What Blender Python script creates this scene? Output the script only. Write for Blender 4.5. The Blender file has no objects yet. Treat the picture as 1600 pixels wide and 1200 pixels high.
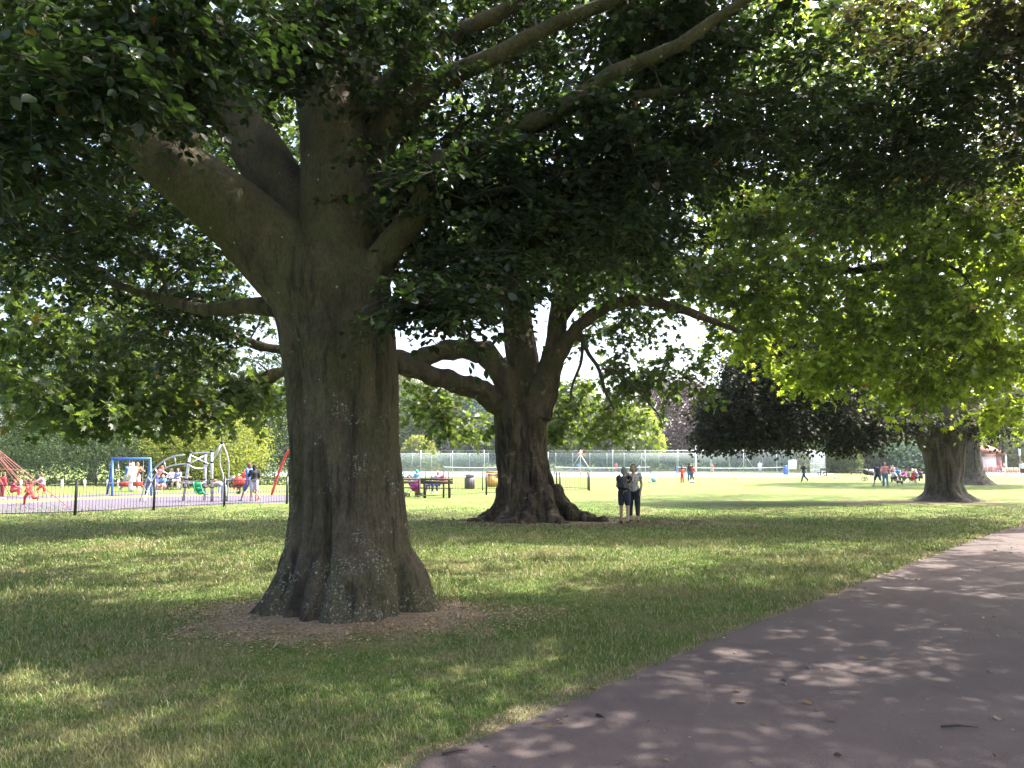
import bpy, math, random
import numpy as np
from mathutils import Vector, Matrix
R = math.radians
random.seed(7); rng = np.random.default_rng(7)
scene = bpy.context.scene
COL = scene.collection

# ------------------------------------------------------------------ camera
CAMH, F = 1.65, 1200.0
PITCH = math.atan(122.0 / F)
cs, sn = math.cos(PITCH), math.sin(PITCH)
def ray(px, py):
    u, v = (px - 800) / F, (600 - py) / F
    return np.array([u, cs - sn * v, sn + cs * v])
def at(px, py, Y):
    d = ray(px, py); return np.array([0, 0, CAMH]) + d * (Y / d[1])
def G(px, py):
    d = ray(px, py); return (np.array([0, 0, CAMH]) + d * (-CAMH / d[2]))
def GY(px, Y):                       # ground point in column px at distance Y
    return np.array([at(px, 722, Y)[0], Y, 0.0])
cd = bpy.data.cameras.new('camera'); cam = bpy.data.objects.new('camera', cd); COL.objects.link(cam)
cd.sensor_width = 36; cd.lens = 36 * F / 1600; cd.clip_end = 2000; cd.clip_start = .05
cam.location = (0, 0, CAMH); cam.rotation_euler = (R(90) + PITCH, 0, 0)
scene.camera = cam

# ------------------------------------------------------------------ light
SUN_EL, SUN_AZ = R(55), R(20)        # azimuth from +X towards +Y
S = Vector((math.cos(SUN_EL) * math.cos(SUN_AZ), math.cos(SUN_EL) * math.sin(SUN_AZ), math.sin(SUN_EL)))
w = bpy.data.worlds.new('World'); scene.world = w; w.use_nodes = True
nt = w.node_tree; bg = nt.nodes['Background']
sky = nt.nodes.new('ShaderNodeTexSky'); sky.sky_type = 'NISHITA'; sky.sun_disc = False
sky.sun_elevation = SUN_EL; sky.sun_rotation = math.atan2(S.x, S.y); sky.dust_density = 6.0; sky.air_density = 0.8; sky.ozone_density = 1.0
nt.links.new(sky.outputs[0], bg.inputs[0]); bg.inputs[1].default_value = 0.15
sl = bpy.data.lights.new('sun', 'SUN'); so = bpy.data.objects.new('sun', sl); COL.objects.link(so)
sl.energy = 3.5; sl.angle = R(.53); sl.color = (1, .94, .84)
so.rotation_euler = S.to_track_quat('Z', 'Y').to_euler(); so.location = (0, 0, 60)
scene.view_settings.view_transform = 'Standard'; scene.view_settings.look = 'None'
scene.view_settings.exposure = 2.4; scene.view_settings.gamma = 1
cy = scene.cycles
cy.max_bounces = 8; cy.diffuse_bounces = 4; cy.glossy_bounces = 2; cy.transmission_bounces = 6; cy.transparent_max_bounces = 10
cy.use_denoising = True; cy.denoiser = 'OPENIMAGEDENOISE'; cy.sample_clamp_indirect = 6
cy.caustics_reflective = False; cy.caustics_refractive = False
try:
    cy.denoising_prefilter = 'ACCURATE'; cy.denoising_input_passes = 'RGB_ALBEDO_NORMAL'
except Exception: pass

# ------------------------------------------------------------------ materials
class NT:
    def __init__(s, name):
        s.m = bpy.data.materials.new(name); s.m.use_nodes = True; s.t = s.m.node_tree
        s.b = s.t.nodes['Principled BSDF']; s.out = s.t.nodes['Material Output']
    def n(s, typ, **kw):
        x = s.t.nodes.new(typ)
        for k, v in kw.items(): setattr(x, k, v)
        return x
    def l(s, a, b): s.t.links.new(a, b)
    def coord(s, scale=(1, 1, 1), kind='Object'):
        c = s.n('ShaderNodeTexCoord'); mp = s.n('ShaderNodeMapping'); mp.inputs['Scale'].default_value = scale
        s.l(c.outputs[kind], mp.inputs['Vector']); return mp.outputs[0]
    def noise(s, vec, scale, detail=4, rough=.55, dist=0):
        x = s.n('ShaderNodeTexNoise'); x.inputs['Scale'].default_value = scale; x.inputs['Detail'].default_value = detail
        x.inputs['Roughness'].default_value = rough; x.inputs['Distortion'].default_value = dist
        if vec is not None: s.l(vec, x.inputs['Vector'])
        return x.outputs['Fac']
    def vor(s, vec, scale, feature='F1'):
        x = s.n('ShaderNodeTexVoronoi', feature=feature); x.inputs['Scale'].default_value = scale
        if vec is not None: s.l(vec, x.inputs['Vector'])
        return x.outputs['Distance']
    def ramp(s, fac, stops, interp='LINEAR'):
        r = s.n('ShaderNodeValToRGB'); r.color_ramp.interpolation = interp
        e = r.color_ramp.elements
        while len(e) > 1: e.remove(e[-1])
        for i, (p, c) in enumerate(stops):
            if isinstance(c, (int, float)): c = (c, c, c)
            q = e[0] if i == 0 else e.new(p)
            q.position = p; q.color = (*c, 1)
        s.l(fac, r.inputs[0]); return r.outputs[0]
    def mix(s, fac, a, b, mode='MIX'):
        x = s.n('ShaderNodeMix', data_type='RGBA', blend_type=mode)
        for i, v in ((0, fac), (6, a), (7, b)):
            if isinstance(v, (int, float)): x.inputs[i].default_value = v
            elif isinstance(v, tuple): x.inputs[i].default_value = (*v, 1)
            else: s.l(v, x.inputs[i])
        return x.outputs[2]
    def math(s, op, a, b=0.0, clamp=False):
        x = s.n('ShaderNodeMath', operation=op); x.use_clamp = clamp
        for i, v in enumerate((a, b)):
            if isinstance(v, (int, float)): x.inputs[i].default_value = v
            else: s.l(v, x.inputs[i])
        return x.outputs[0]
    def bump(s, h, strength=.3, dist=.02):
        b = s.n('ShaderNodeBump'); b.inputs['Strength'].default_value = strength; b.inputs['Distance'].default_value = dist
        s.l(h, b.inputs['Height']); s.l(b.outputs[0], s.b.inputs['Normal'])
    def col(s, c):
        if isinstance(c, tuple): s.b.inputs['Base Color'].default_value = (*c, 1)
        else: s.l(c, s.b.inputs['Base Color'])
    def rough(s, v): s.b.inputs['Roughness'].default_value = v
_pm = {}
def pm(name, c, rough=.7, var=.25, scale=9, metal=0, bump=0):
    if name in _pm: return _pm[name]
    k = NT(name); v = k.coord()
    f = k.noise(v, scale, 4)
    k.col(k.ramp(f, [(.3, tuple(x * (1 - var) for x in c)), (.7, tuple(min(1, x * (1 + var)) for x in c))]))
    k.rough(rough); k.b.inputs['Metallic'].default_value = metal
    if bump: k.bump(k.noise(v, scale * 4, 3), bump, .01)
    _pm[name] = k.m; return k.m

def leaf_mat(name, c, tr, hue=.25, odd=None, oddp=.02, tmix=.45, rough=.42):
    k = NT(name); g = k.n('ShaderNodeNewGeometry'); r = g.outputs['Random Per Island']
    def two(c):
        a = tuple(x * (1 - hue) for x in c); b = (c[0] * (1 + hue * 1.3), c[1] * (1 + hue), c[2] * (1 + hue * .4))
        st = [(0, a), (.85, b)]
        if odd: st += [(1 - oddp - .002, b), (1 - oddp, odd)]
        return k.ramp(r, st)
    k.col(two(c)); k.rough(rough); k.b.inputs['Specular IOR Level'].default_value = .45
    t = k.n('ShaderNodeBsdfTranslucent'); k.l(two(tr), t.inputs[0])
    mx = k.n('ShaderNodeMixShader'); mx.inputs[0].default_value = tmix
    k.l(k.b.outputs[0], mx.inputs[1]); k.l(t.outputs[0], mx.inputs[2]); k.l(mx.outputs[0], k.out.inputs[0])
    return k.m

# ------------------------------------------------------------------ mesh helpers
def link(name, mesh, mats, parent=None, loc=None):
    o = bpy.data.objects.new(name, mesh); COL.objects.link(o)
    for m in (mats if isinstance(mats, (list, tuple)) else [mats]):
        if m: mesh.materials.append(m)
    if loc is not None: o.location = loc
    if parent: o.parent = parent
    return o
def np_mesh(name, V, faces, smooth=False):
    """faces: list of int arrays (n,k)"""
    me = bpy.data.meshes.new(name)
    V = np.asarray(V, np.float32); me.vertices.add(len(V)); me.vertices.foreach_set('co', V.ravel())
    loops = np.concatenate([f.ravel() for f in faces]).astype(np.int32)
    tot = np.concatenate([np.full(len(f), f.shape[1]) for f in faces]).astype(np.int32)
    st = np.concatenate([[0], np.cumsum(tot)[:-1]]).astype(np.int32)
    me.loops.add(len(loops)); me.loops.foreach_set('vertex_index', loops)
    me.polygons.add(len(tot)); me.polygons.foreach_set('loop_start', st)
    if smooth: me.polygons.foreach_set('use_smooth', np.ones(len(tot), bool))
    me.update(calc_edges=True); return me
def nrm(a): return a / np.maximum(np.linalg.norm(a, axis=-1, keepdims=True), 1e-9)
class MB:
    """collects simple solids into one mesh"""
    def __init__(s): s.V, s.Fq, s.Ft, s.n = [], [], [], 0; s.caps = []
    def add(s, V, quads=None, tris=None):
        V = np.asarray(V, float)
        if quads is not None and len(quads): s.Fq.append(np.asarray(quads) + s.n)
        if tris is not None and len(tris): s.Ft.append(np.asarray(tris) + s.n)
        s.V.append(V); s.n += len(V); return s
    def box(s, c, size, rz=0, tilt=None):
        a = np.array([[x, y, z] for x in (-.5, .5) for y in (-.5, .5) for z in (-.5, .5)]) * np.array(size)
        if tilt is not None: a = a @ np.array(Matrix.Rotation(tilt[0], 3, tilt[1])).T
        if rz: a = a @ np.array(Matrix.Rotation(rz, 3, 'Z')).T
        return s.add(a + np.array(c), [[0, 1, 3, 2], [4, 6, 7, 5], [0, 4, 5, 1], [2, 3, 7, 6], [0, 2, 6, 4], [1, 5, 7, 3]])
    def tube(s, P, r, seg=8, cap=True):
        P = np.asarray(P, float); n = len(P); r = np.full(n, r) if np.isscalar(r) else np.asarray(r, float)
        T = nrm(np.gradient(P, axis=0)) if n > 2 else np.repeat(nrm(P[1:] - P[:1]), 2, 0)
        ref = np.array([0, 0, 1.]) if abs(T[0][2]) < .9 else np.array([1., 0, 0])
        A = np.zeros((n, 3)); a = np.cross(T[0], ref); a /= np.linalg.norm(a)
        for i in range(n):
            a = a - T[i] * a.dot(T[i]); a /= max(np.linalg.norm(a), 1e-9); A[i] = a
        B = np.cross(T, A); th = np.arange(seg) * 2 * math.pi / seg
        V = P[:, None] + r[:, None, None] * (A[:, None] * np.cos(th)[None, :, None] + B[:, None] * np.sin(th)[None, :, None])
        V = V.reshape(-1, 3); i = np.arange(n - 1)[:, None] * seg; j = np.arange(seg)[None]; j2 = (j + 1) % seg
        q = np.stack([i + j, i + j2, i + seg + j2, i + seg + j], -1).reshape(-1, 4)
        tr = None
        if cap:
            V = np.vstack([V, P[:1] - T[:1] * r[0] * .3, P[-1:] + T[-1:] * r[-1] * .3]); c0, c1 = n * seg, n * seg + 1
            jj = np.arange(seg); k2 = (jj + 1) % seg; o = (n - 1) * seg
            tr = np.vstack([np.stack([np.full(seg, c0), k2, jj], -1), np.stack([np.full(seg, c1), o + jj, o + k2], -1)])
        return s.add(V, q, tr)
    def ball(s, c, r, seg=12, rings=8, rot=None):
        r = np.full(3, r) if np.isscalar(r) else np.array(r, float)
        ph = np.linspace(0, math.pi, rings + 1)[1:-1]; th = np.arange(seg) * 2 * math.pi / seg
        V = np.stack([np.sin(ph)[:, None] * np.cos(th), np.sin(ph)[:, None] * np.sin(th), np.cos(ph)[:, None] * np.ones(seg)], -1).reshape(-1, 3)
        V = np.vstack([V, [[0, 0, 1], [0, 0, -1]]]) * r
        if rot is not None: V = V @ np.array(rot).T
        i = np.arange(rings - 2)[:, None] * seg; j = np.arange(seg)[None]; j2 = (j + 1) % seg
        q = np.stack([i + j, i + seg + j, i + seg + j2, i + j2], -1).reshape(-1, 4)
        jj = np.arange(seg); k2 = (jj + 1) % seg; a, b = len(V) - 2, len(V) - 1; o = (rings - 2) * seg
        t = np.vstack([np.stack([np.full(seg, a), jj, k2], -1), np.stack([np.full(seg, b), o + k2, o + jj], -1)])
        return s.add(V + np.array(c), q, t)
    def capsule(s, a, b, ra, rb, seg=12):
        a, b = np.array(a, float), np.array(b, float); d = b - a; L = np.linalg.norm(d); d = d / max(L, 1e-6)
        ks = np.linspace(-90, 0, 4)[1:-1]
        P, r = [], []
        for k in (-75, -45, -15): P.append(a + d * ra * math.sin(R(k))); r.append(ra * math.cos(R(k)))
        for t in (.33, .66): P.append(a + (b - a) * t); r.append(ra + (rb - ra) * t)
        for k in (15, 45, 75): P.append(b + d * rb * math.sin(R(k))); r.append(rb * math.cos(R(k)))
        return s.tube(P, r, seg)
    def mesh(s, name, smooth=False):
        f = []
        if s.Fq: f.append(np.vstack(s.Fq))
        if s.Ft: f.append(np.vstack(s.Ft))
        return np_mesh(name, np.vstack(s.V), f, smooth)
    def build(s, name, mat, parent=None, smooth=False, loc=None):
        return link(name, s.mesh(name, smooth), mat, parent, loc)
    def remesh(s, name, voxel, smooth_it=3, fac=.5):
        me = s.mesh('tmp'); o = bpy.data.objects.new('tmp', me); COL.objects.link(o)
        m = o.modifiers.new('r', 'REMESH'); m.mode = 'VOXEL'; m.voxel_size = voxel; m.use_smooth_shade = True
        if smooth_it:
            q = o.modifiers.new('s', 'SMOOTH'); q.iterations = smooth_it; q.factor = fac
        dg = bpy.context.evaluated_depsgraph_get()
        out = bpy.data.meshes.new_from_object(o.evaluated_get(dg)); out.name = name
        bpy.data.objects.remove(o); bpy.data.meshes.remove(me)
        out.polygons.foreach_set('use_smooth', np.ones(len(out.polygons), bool)); return out
def tag(o, label, cat, group=None, kind=None):
    if label: o['label'] = label
    if cat: o['category'] = cat
    if group: o['group'] = group
    if kind: o['kind'] = kind
    return o
def empty(name, loc=(0, 0, 0), rz=0, label=None, cat=None, group=None):
    o = bpy.data.objects.new(name, None); COL.objects.link(o); o.location = loc; o.rotation_euler = (0, 0, rz)
    o.empty_display_size = .2
    return tag(o, label, cat, group)
def struct(o, label=None, cat=None): o['kind'] = 'structure'; return tag(o, label, cat)
def copy_tree(o, parent=None):
    c = o.copy(); COL.objects.link(c); c.parent = parent
    for ch in [x for x in bpy.data.objects if x.parent == o]: copy_tree(ch, c)
    return c

# ------------------------------------------------------------------ path outline (ground plan)
edge_px = [(560, 1236), (640, 1200), (720, 1167), (870, 1108), (980, 1058), (1090, 1010), (1200, 968), (1300, 932), (1400, 893), (1450, 873), (1500, 852), (1550, 836), (1600, 821)]
PE = [G(*p)[:2] for p in edge_px]
PE = [np.array([PE[0][0] - 2.2, PE[0][1] - 2.0]), np.array([PE[0][0] - .9, PE[0][1] - .8])] + PE + [np.array(p) for p in ((24, 34.5), (38, 54.5), (50, 72), (57.5, 86), (64, 100), (72, 121))]
PE = np.array(PE)
def resample(P, step):
    d = np.concatenate([[0], np.cumsum(np.linalg.norm(np.diff(P, axis=0), axis=1))]); t = np.arange(0, d[-1], step)
    return np.stack([np.interp(t, d, P[:, i]) for i in range(P.shape[1])], 1)
PL = resample(PE, .12)
k_ = np.ones(9) / 9
PL = np.stack([np.convolve(np.pad(PL[:, i], 4, 'edge'), k_, 'valid') for i in range(2)], 1)
tn = nrm(np.gradient(PL, axis=0)); nr = np.stack([tn[:, 1], -tn[:, 0]], 1)
jit = np.convolve(rng.normal(0, 1, len(PL) + 6), np.ones(5) / 5, 'valid') * .06
PLj = PL + nr * jit[:len(PL), None]
PR = PL + nr * 5.2
def left_of_path(X, Y):
    """signed distance-ish: >0 lawn side (left)"""
    P = PL[::3]; out = np.empty(len(X))
    for a in range(0, len(X), 20000):
        d = np.stack([X[a:a + 20000], Y[a:a + 20000]], 1)[:, None] - P[None]; i = np.argmin((d ** 2).sum(-1), 1)
        nn = nr[::3][i]; out[a:a + 20000] = -(d[np.arange(len(i)), i] * nn).sum(-1)
    return out

T1 = np.array([-1.95, 8.75]); T2 = np.array([.62, 22.3]); T3 = np.array([18.4, 33.2]); T4 = np.array([33.6, 57.0])

# ------------------------------------------------------------------ ground
def ground_mat():
    k = NT('lawn'); g = k.n('ShaderNodeNewGeometry'); pos = g.outputs['Position']
    a = k.noise(pos, .55, 5, .6); b = k.noise(pos, 3.2, 5, .65); c = k.noise(pos, 45, 4, .7)
    green = k.ramp(b, [(.3, (.060, .110, .017)), (.5, (.10, .158, .025)), (.7, (.15, .175, .040))])
    dry = k.ramp(c, [(.35, (.14, .12, .05)), (.65, (.28, .235, .12))])
    m = k.ramp(k.math('ADD', k.math('MULTIPLY', a, .7), k.math('MULTIPLY', b, .4)), [(.52, 0), (.68, .7)])
    col = k.mix(m, green, dry)
    f = k.ramp(c, [(.3, .65), (.7, 1.3)])
    col = k.mix(.75, col, f, 'MULTIPLY')
    sep = k.n('ShaderNodeSeparateXYZ'); k.l(pos, sep.inputs[0])
    soil = k.ramp(k.noise(pos, 30, 6, .7), [(.3, (.13, .09, .055)), (.5, (.31, .23, .145)), (.7, (.48, .38, .26))])
    for (cx, cyy, rx, ry, amt) in ((T1[0] + .15, T1[1] - .45, 1.85, 1.2, 1), (T2[0] + .5, T2[1] - .5, 3.2, 1.6, .8), (T2[0] + 3.2, T2[1] - 1.6, 4.0, 1.0, .75), (T3[0] - 1.2, T3[1] - 1.0, 4.5, 1.8, .7), (T4[0], T4[1], 3, 2, .6)):
        dx = k.math('DIVIDE', k.math('SUBTRACT', sep.outputs[0], cx), rx); dy = k.math('DIVIDE', k.math('SUBTRACT', sep.outputs[1], cyy), ry)
        d = k.math('SQRT', k.math('ADD', k.math('MULTIPLY', dx, dx), k.math('MULTIPLY', dy, dy)))
        d = k.math('ADD', d, k.math('MULTIPLY', k.math('SUBTRACT', k.noise(pos, 2.6, 5, .65), .5), 1.3))
        col = k.mix(k.ramp(d, [(.78, amt), (1.08, 0)]), col, soil)
    k.col(col); k.rough(.85); k.b.inputs['Specular IOR Level'].default_value = .2
    k.bump(k.math('ADD', c, k.math('MULTIPLY', k.noise(pos, 160, 3), .6)), .9, .03); return k.m
gx = np.concatenate([-np.geomspace(1200, 12, 28), np.linspace(-10, 24, 60), np.geomspace(26, 1200, 28)])
gy = np.concatenate([-np.geomspace(600, 4, 14), np.linspace(-2, 36, 64), np.geomspace(38, 1500, 34)])
XX, YY = np.meshgrid(gx, gy, indexing='ij')
def gz(X, Y):
    near = np.clip((30 - np.hypot(X - 2, Y - 12)) / 12, 0, 1)
    dt = np.hypot(X - T1[0], Y - T1[1])
    return 0.0 * X + .10 * np.exp(-(dt / 1.5) ** 2)
Vg = np.stack([XX, YY, gz(XX, YY)], -1).reshape(-1, 3); ny = len(gy)
ii, jj = np.meshgrid(np.arange(len(gx) - 1), np.arange(ny - 1), indexing='ij'); i0 = (ii * ny + jj).ravel()
LAWN = ground_mat()
struct(link('ground', np_mesh('ground', Vg, [np.stack([i0, i0 + ny, i0 + ny + 1, i0 + 1], -1)], True), LAWN))

def strip(name, L_, R_, z, mat, nn=6):
    n = len(L_); t = np.linspace(0, 1, nn)
    V = L_[:, None] * (1 - t)[None, :, None] + R_[:, None] * t[None, :, None]
    V = np.concatenate([V, np.full((n, nn, 1), z)], -1).reshape(-1, 3)
    i = np.arange(n - 1)[:, None] * nn + np.arange(nn - 1)[None]; i = i.ravel()
    return struct(link(name, np_mesh(name, V, [np.stack([i, i + 1, i + nn + 1, i + nn], -1)]), mat))
def asphalt():
    k = NT('purple_grey_asphalt'); g = k.n('ShaderNodeNewGeometry'); pos = g.outputs['Position']
    a = k.noise(pos, .9, 5, .6); f = k.noise(pos, 140, 3, .7)
    col = k.ramp(a, [(.3, (.080, .060, .057)), (.7, (.115, .088, .083))])
    col = k.mix(.6, col, k.ramp(f, [(.3, .5), (.7, 1.4)]), 'MULTIPLY')
    sp = k.vor(pos, 55); col = k.mix(k.ramp(sp, [(.06, .6), (.12, 0)]), col, (.27, .24, .22))
    pa_ = k.noise(pos, .35, 3, .5, 1.5); col = k.mix(k.ramp(pa_, [(.5, 0), (.515, .28)]), col, (.075, .058, .058)); st = k.noise(pos, 2.2, 6, .75); col = k.mix(k.ramp(st, [(.58, 0), (.72, .55)]), col, (.035, .027, .028))
    k.col(col); k.rough(.8); k.b.inputs['Specular IOR Level'].default_value = .3
    k.bump(k.math('ADD', f, k.math('MULTIPLY', k.vor(pos, 90), .7)), .5, .01); return k.m
ASPH = asphalt()
strip('path', PLj, PR, .008, ASPH)
k = NT('dry_soil_edge'); g = k.n('ShaderNodeNewGeometry')
k.col(k.ramp(k.noise(g.outputs['Position'], 38, 6, .75), [(.3, (.05, .035, .022)), (.5, (.15, .11, .065)), (.72, (.34, .27, .17))])); k.rough(.95); k.bump(k.noise(g.outputs['Position'], 90, 3), .8, .02)
SOIL = k.m
jw = .10 + .10 * np.abs(np.convolve(rng.normal(0, 1, len(PL) + 12), np.ones(13) / 13, 'valid')[:len(PL)]) * 3
n_ = 420
strip('path_verge', (PL - nr * jw[:, None])[:n_], (PL + nr * .06)[:n_], .004, SOIL, 3)

# ------------------------------------------------------------------ leaf engine
TPL = {
 'oval': (np.array([[0, 0, 0], [.30, .28, .07], [.31, .62, .08], [0, 1, -.06], [-.31, .62, .08], [-.30, .28, .07]]), [[0, 1, 2, 3], [0, 3, 4, 5]]),
 'lobed': (np.array([[0, 0, 0], [.30, -.06, .05], [.56, .26, .1], [.26, .36, .04], [.46, .76, .02], [.15, .62, .02], [0, 1, -.1], [-.15, .62, .02], [-.46, .76, .02], [-.26, .36, .04], [-.56, .26, .1], [-.30, -.06, .05]]), [[0, 1, 2, 3, 4, 5, 6], [0, 6, 7, 8, 9, 10, 11]]),
 'far': (np.array([[0, 0, 0], [.36, .45, .08], [0, 1, -.05], [-.36, .5, .08]]), [[0, 1, 2, 3]]),
}
def leaf_mesh(name, pos, d, n, size, kind):
    T, Fc = TPL[kind]; d = nrm(d); s = nrm(np.cross(d, n)); n = np.cross(s, d)
    size = size[:, None, None]; m = len(pos); kk = len(T)
    wv = (1 + rng.normal(0, .12, m))[:, None, None]
    V = pos[:, None] + size * (T[None, :, 0:1] * wv * s[:, None] + T[None, :, 1:2] * d[:, None] + T[None, :, 2:3] * n[:, None])
    base = (np.arange(m) * kk)[:, None]
    faces = [np.concatenate([base + np.array(f)[None] for f in Fc])]
    return np_mesh(name, V.reshape(-1, 3), faces)
def rdir(n, flat=1.0):
    v = rng.normal(0, 1, (n, 3)); v[:, 2] *= flat; return nrm(v)
def spray(C, crad, ntw, nlf, lsize, flat=.35, droop=.35, tilt=.45, inner=.1):
    """C (n,3) cluster centres -> leaf arrays + twig segments"""
    n = len(C); N = n * ntw
    d = rdir(N, flat); c = np.repeat(C, ntw, 0); rad = np.repeat(crad, ntw) * rng.uniform(.6, 1.25, N)
    t = np.linspace(inner, 1, nlf)[None] + rng.normal(0, .04, (N, nlf))
    P = c[:, None] + d[:, None] * (rad[:, None] * t)[..., None]; P[..., 2] -= droop * rad[:, None] * t ** 2
    tang = d[:, None].repeat(nlf, 1).copy(); tang[..., 2] -= 2 * droop * t
    side = np.cross(tang, [0, 0, 1.]); sg = np.where(np.arange(nlf) % 2 == 0, 1, -1)[None, :, None]
    ld = tang * .6 + nrm(side) * sg * .8 + rng.normal(0, .35, P.shape)
    ld[..., 2] -= .15
    nn = np.array([0, 0, 1.]) + rng.normal(0, tilt, P.shape)
    P = P + rng.normal(0, .03, P.shape) * rad[:, None, None] * 1.5
    sz = lsize * rng.uniform(.65, 1.2, N * nlf)
    mid = c + d * (rad * .5)[:, None]; mid[:, 2] -= droop * rad * .25
    end = c + d * rad[:, None]; end[:, 2] -= droop * rad
    return P.reshape(-1, 3), ld.reshape(-1, 3), nn.reshape(-1, 3), sz, (c, mid, end)
def tubes_np(A, M, B, ra, rb, seg=3):
    """many 3-point tubes at once"""
    n = len(A); P = np.stack([A, M, B], 1); T = nrm(np.stack([M - A, B - A, B - M], 1))
    ref = np.where(np.abs(T[:, :1, 2:3]) < .9, np.array([0, 0, 1.]), np.array([1., 0, 0]))
    a = nrm(np.cross(T, np.broadcast_to(ref, T.shape))); b = np.cross(T, a)
    r = np.stack([ra, (ra + rb) / 2, rb], 1)[..., None, None]; th = np.arange(seg) * 2 * math.pi / seg
    V = P[:, :, None] + r * (a[:, :, None] * np.cos(th)[None, None, :, None] + b[:, :, None] * np.sin(th)[None, None, :, None])
    V = V.reshape(-1, 3); base = (np.arange(n) * 3 * seg)[:, None, None]; i = (np.arange(2) * seg)[None, :, None]; j = np.arange(seg)[None, None]; j2 = (j + 1) % seg
    q = np.stack([base + i + j, base + i + j2, base + i + seg + j2, base + i + seg + j], -1).reshape(-1, 4)
    return V, q
def fill(blobs, k=1.0):
    out = []
    for (c, r, n) in blobs:
        n = max(3, int(n * k))
        v = rdir(n) * (rng.uniform(.05, 1, n) ** (1 / 2.2))[:, None]; out.append(np.array(c) + v * np.array(r))
    return np.vstack(out)
def shell(c, r, n, zmin=-.6, inner=.65):
    v = rdir(n * 2); v = v[v[:, 2] > zmin][:n]; return np.array(c) + v * rng.uniform(inner, 1, (len(v), 1)) * np.array(r)
def connect(C, limbs, r0, rmin=.006, sag=.08):
    """branch tubes from nearest limb sample to every cluster centre (greedy through other centres)"""
    S_, SR = [], []
    for (P, r) in limbs:
        q = np.asarray(P); rr = np.full(len(q), r) if np.isscalar(r) else np.asarray(r)
        d = np.concatenate([[0], np.cumsum(np.linalg.norm(np.diff(q, axis=0), axis=1))]); t = np.linspace(d[-1] * .2, d[-1], 14)
        S_.append(np.stack([np.interp(t, d, q[:, i]) for i in range(3)], 1)); SR.append(np.interp(t, d, rr))
    S_ = np.vstack(S_); SR = np.concatenate(SR)
    D = ((C[:, None] - S_[None]) ** 2).sum(-1).min(1); order = np.argsort(D)
    nodes = np.zeros((len(S_) + len(C), 3)); nodes[:len(S_)] = S_; nr_ = np.zeros(len(nodes)); nr_[:len(S_)] = SR; m = len(S_)
    A, B, ra, rb = [], [], [], []
    for i in order:
        d2 = ((nodes[:m] - C[i]) ** 2).sum(-1); j = int(np.argmin(d2 + np.where(np.arange(m) < len(S_), 0, .15)))
        L = math.sqrt(d2[j]); r = min(nr_[j] * .6, r0, .006 + .012 * L + r0 * .25)
        A.append(nodes[j]); B.append(C[i]); ra.append(max(r, rmin)); e = max(r * .55, rmin * .8); rb.append(e)
        nodes[m] = C[i]; nr_[m] = e * 1.4; m += 1
    A, B = np.array(A), np.array(B); M = (A + B) / 2 + rng.normal(0, .06, A.shape) * np.linalg.norm(B - A, axis=1)[:, None]; M[:, 2] += sag * np.linalg.norm(B - A, axis=1)
    return tubes_np(A, M, B, np.array(ra), np.array(rb), 5)
def px_limb(pts):      # (px,py,Y,r)
    return np.array([at(p[0], p[1], p[2]) for p in pts]), np.array([p[3] for p in pts])
def smooth_limb(P, r, n=14):
    d = np.concatenate([[0], np.cumsum(np.linalg.norm(np.diff(P, axis=0), axis=1))]); d /= d[-1]; t = np.linspace(0, 1, n)
    # Catmull-Rom through the points
    out = []
    for x in t:
        i = min(max(np.searchsorted(d, x) - 1, 0), len(P) - 2); u = (x - d[i]) / max(d[i + 1] - d[i], 1e-6)
        p0, p1, p2, p3 = P[max(i - 1, 0)], P[i], P[i + 1], P[min(i + 2, len(P) - 1)]
        out.append(.5 * ((2 * p1) + (-p0 + p2) * u + (2 * p0 - 5 * p1 + 4 * p2 - p3) * u * u + (-p0 + 3 * p1 - 3 * p2 + p3) * u ** 3))
    return np.array(out), np.interp(t, d, r)
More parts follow.
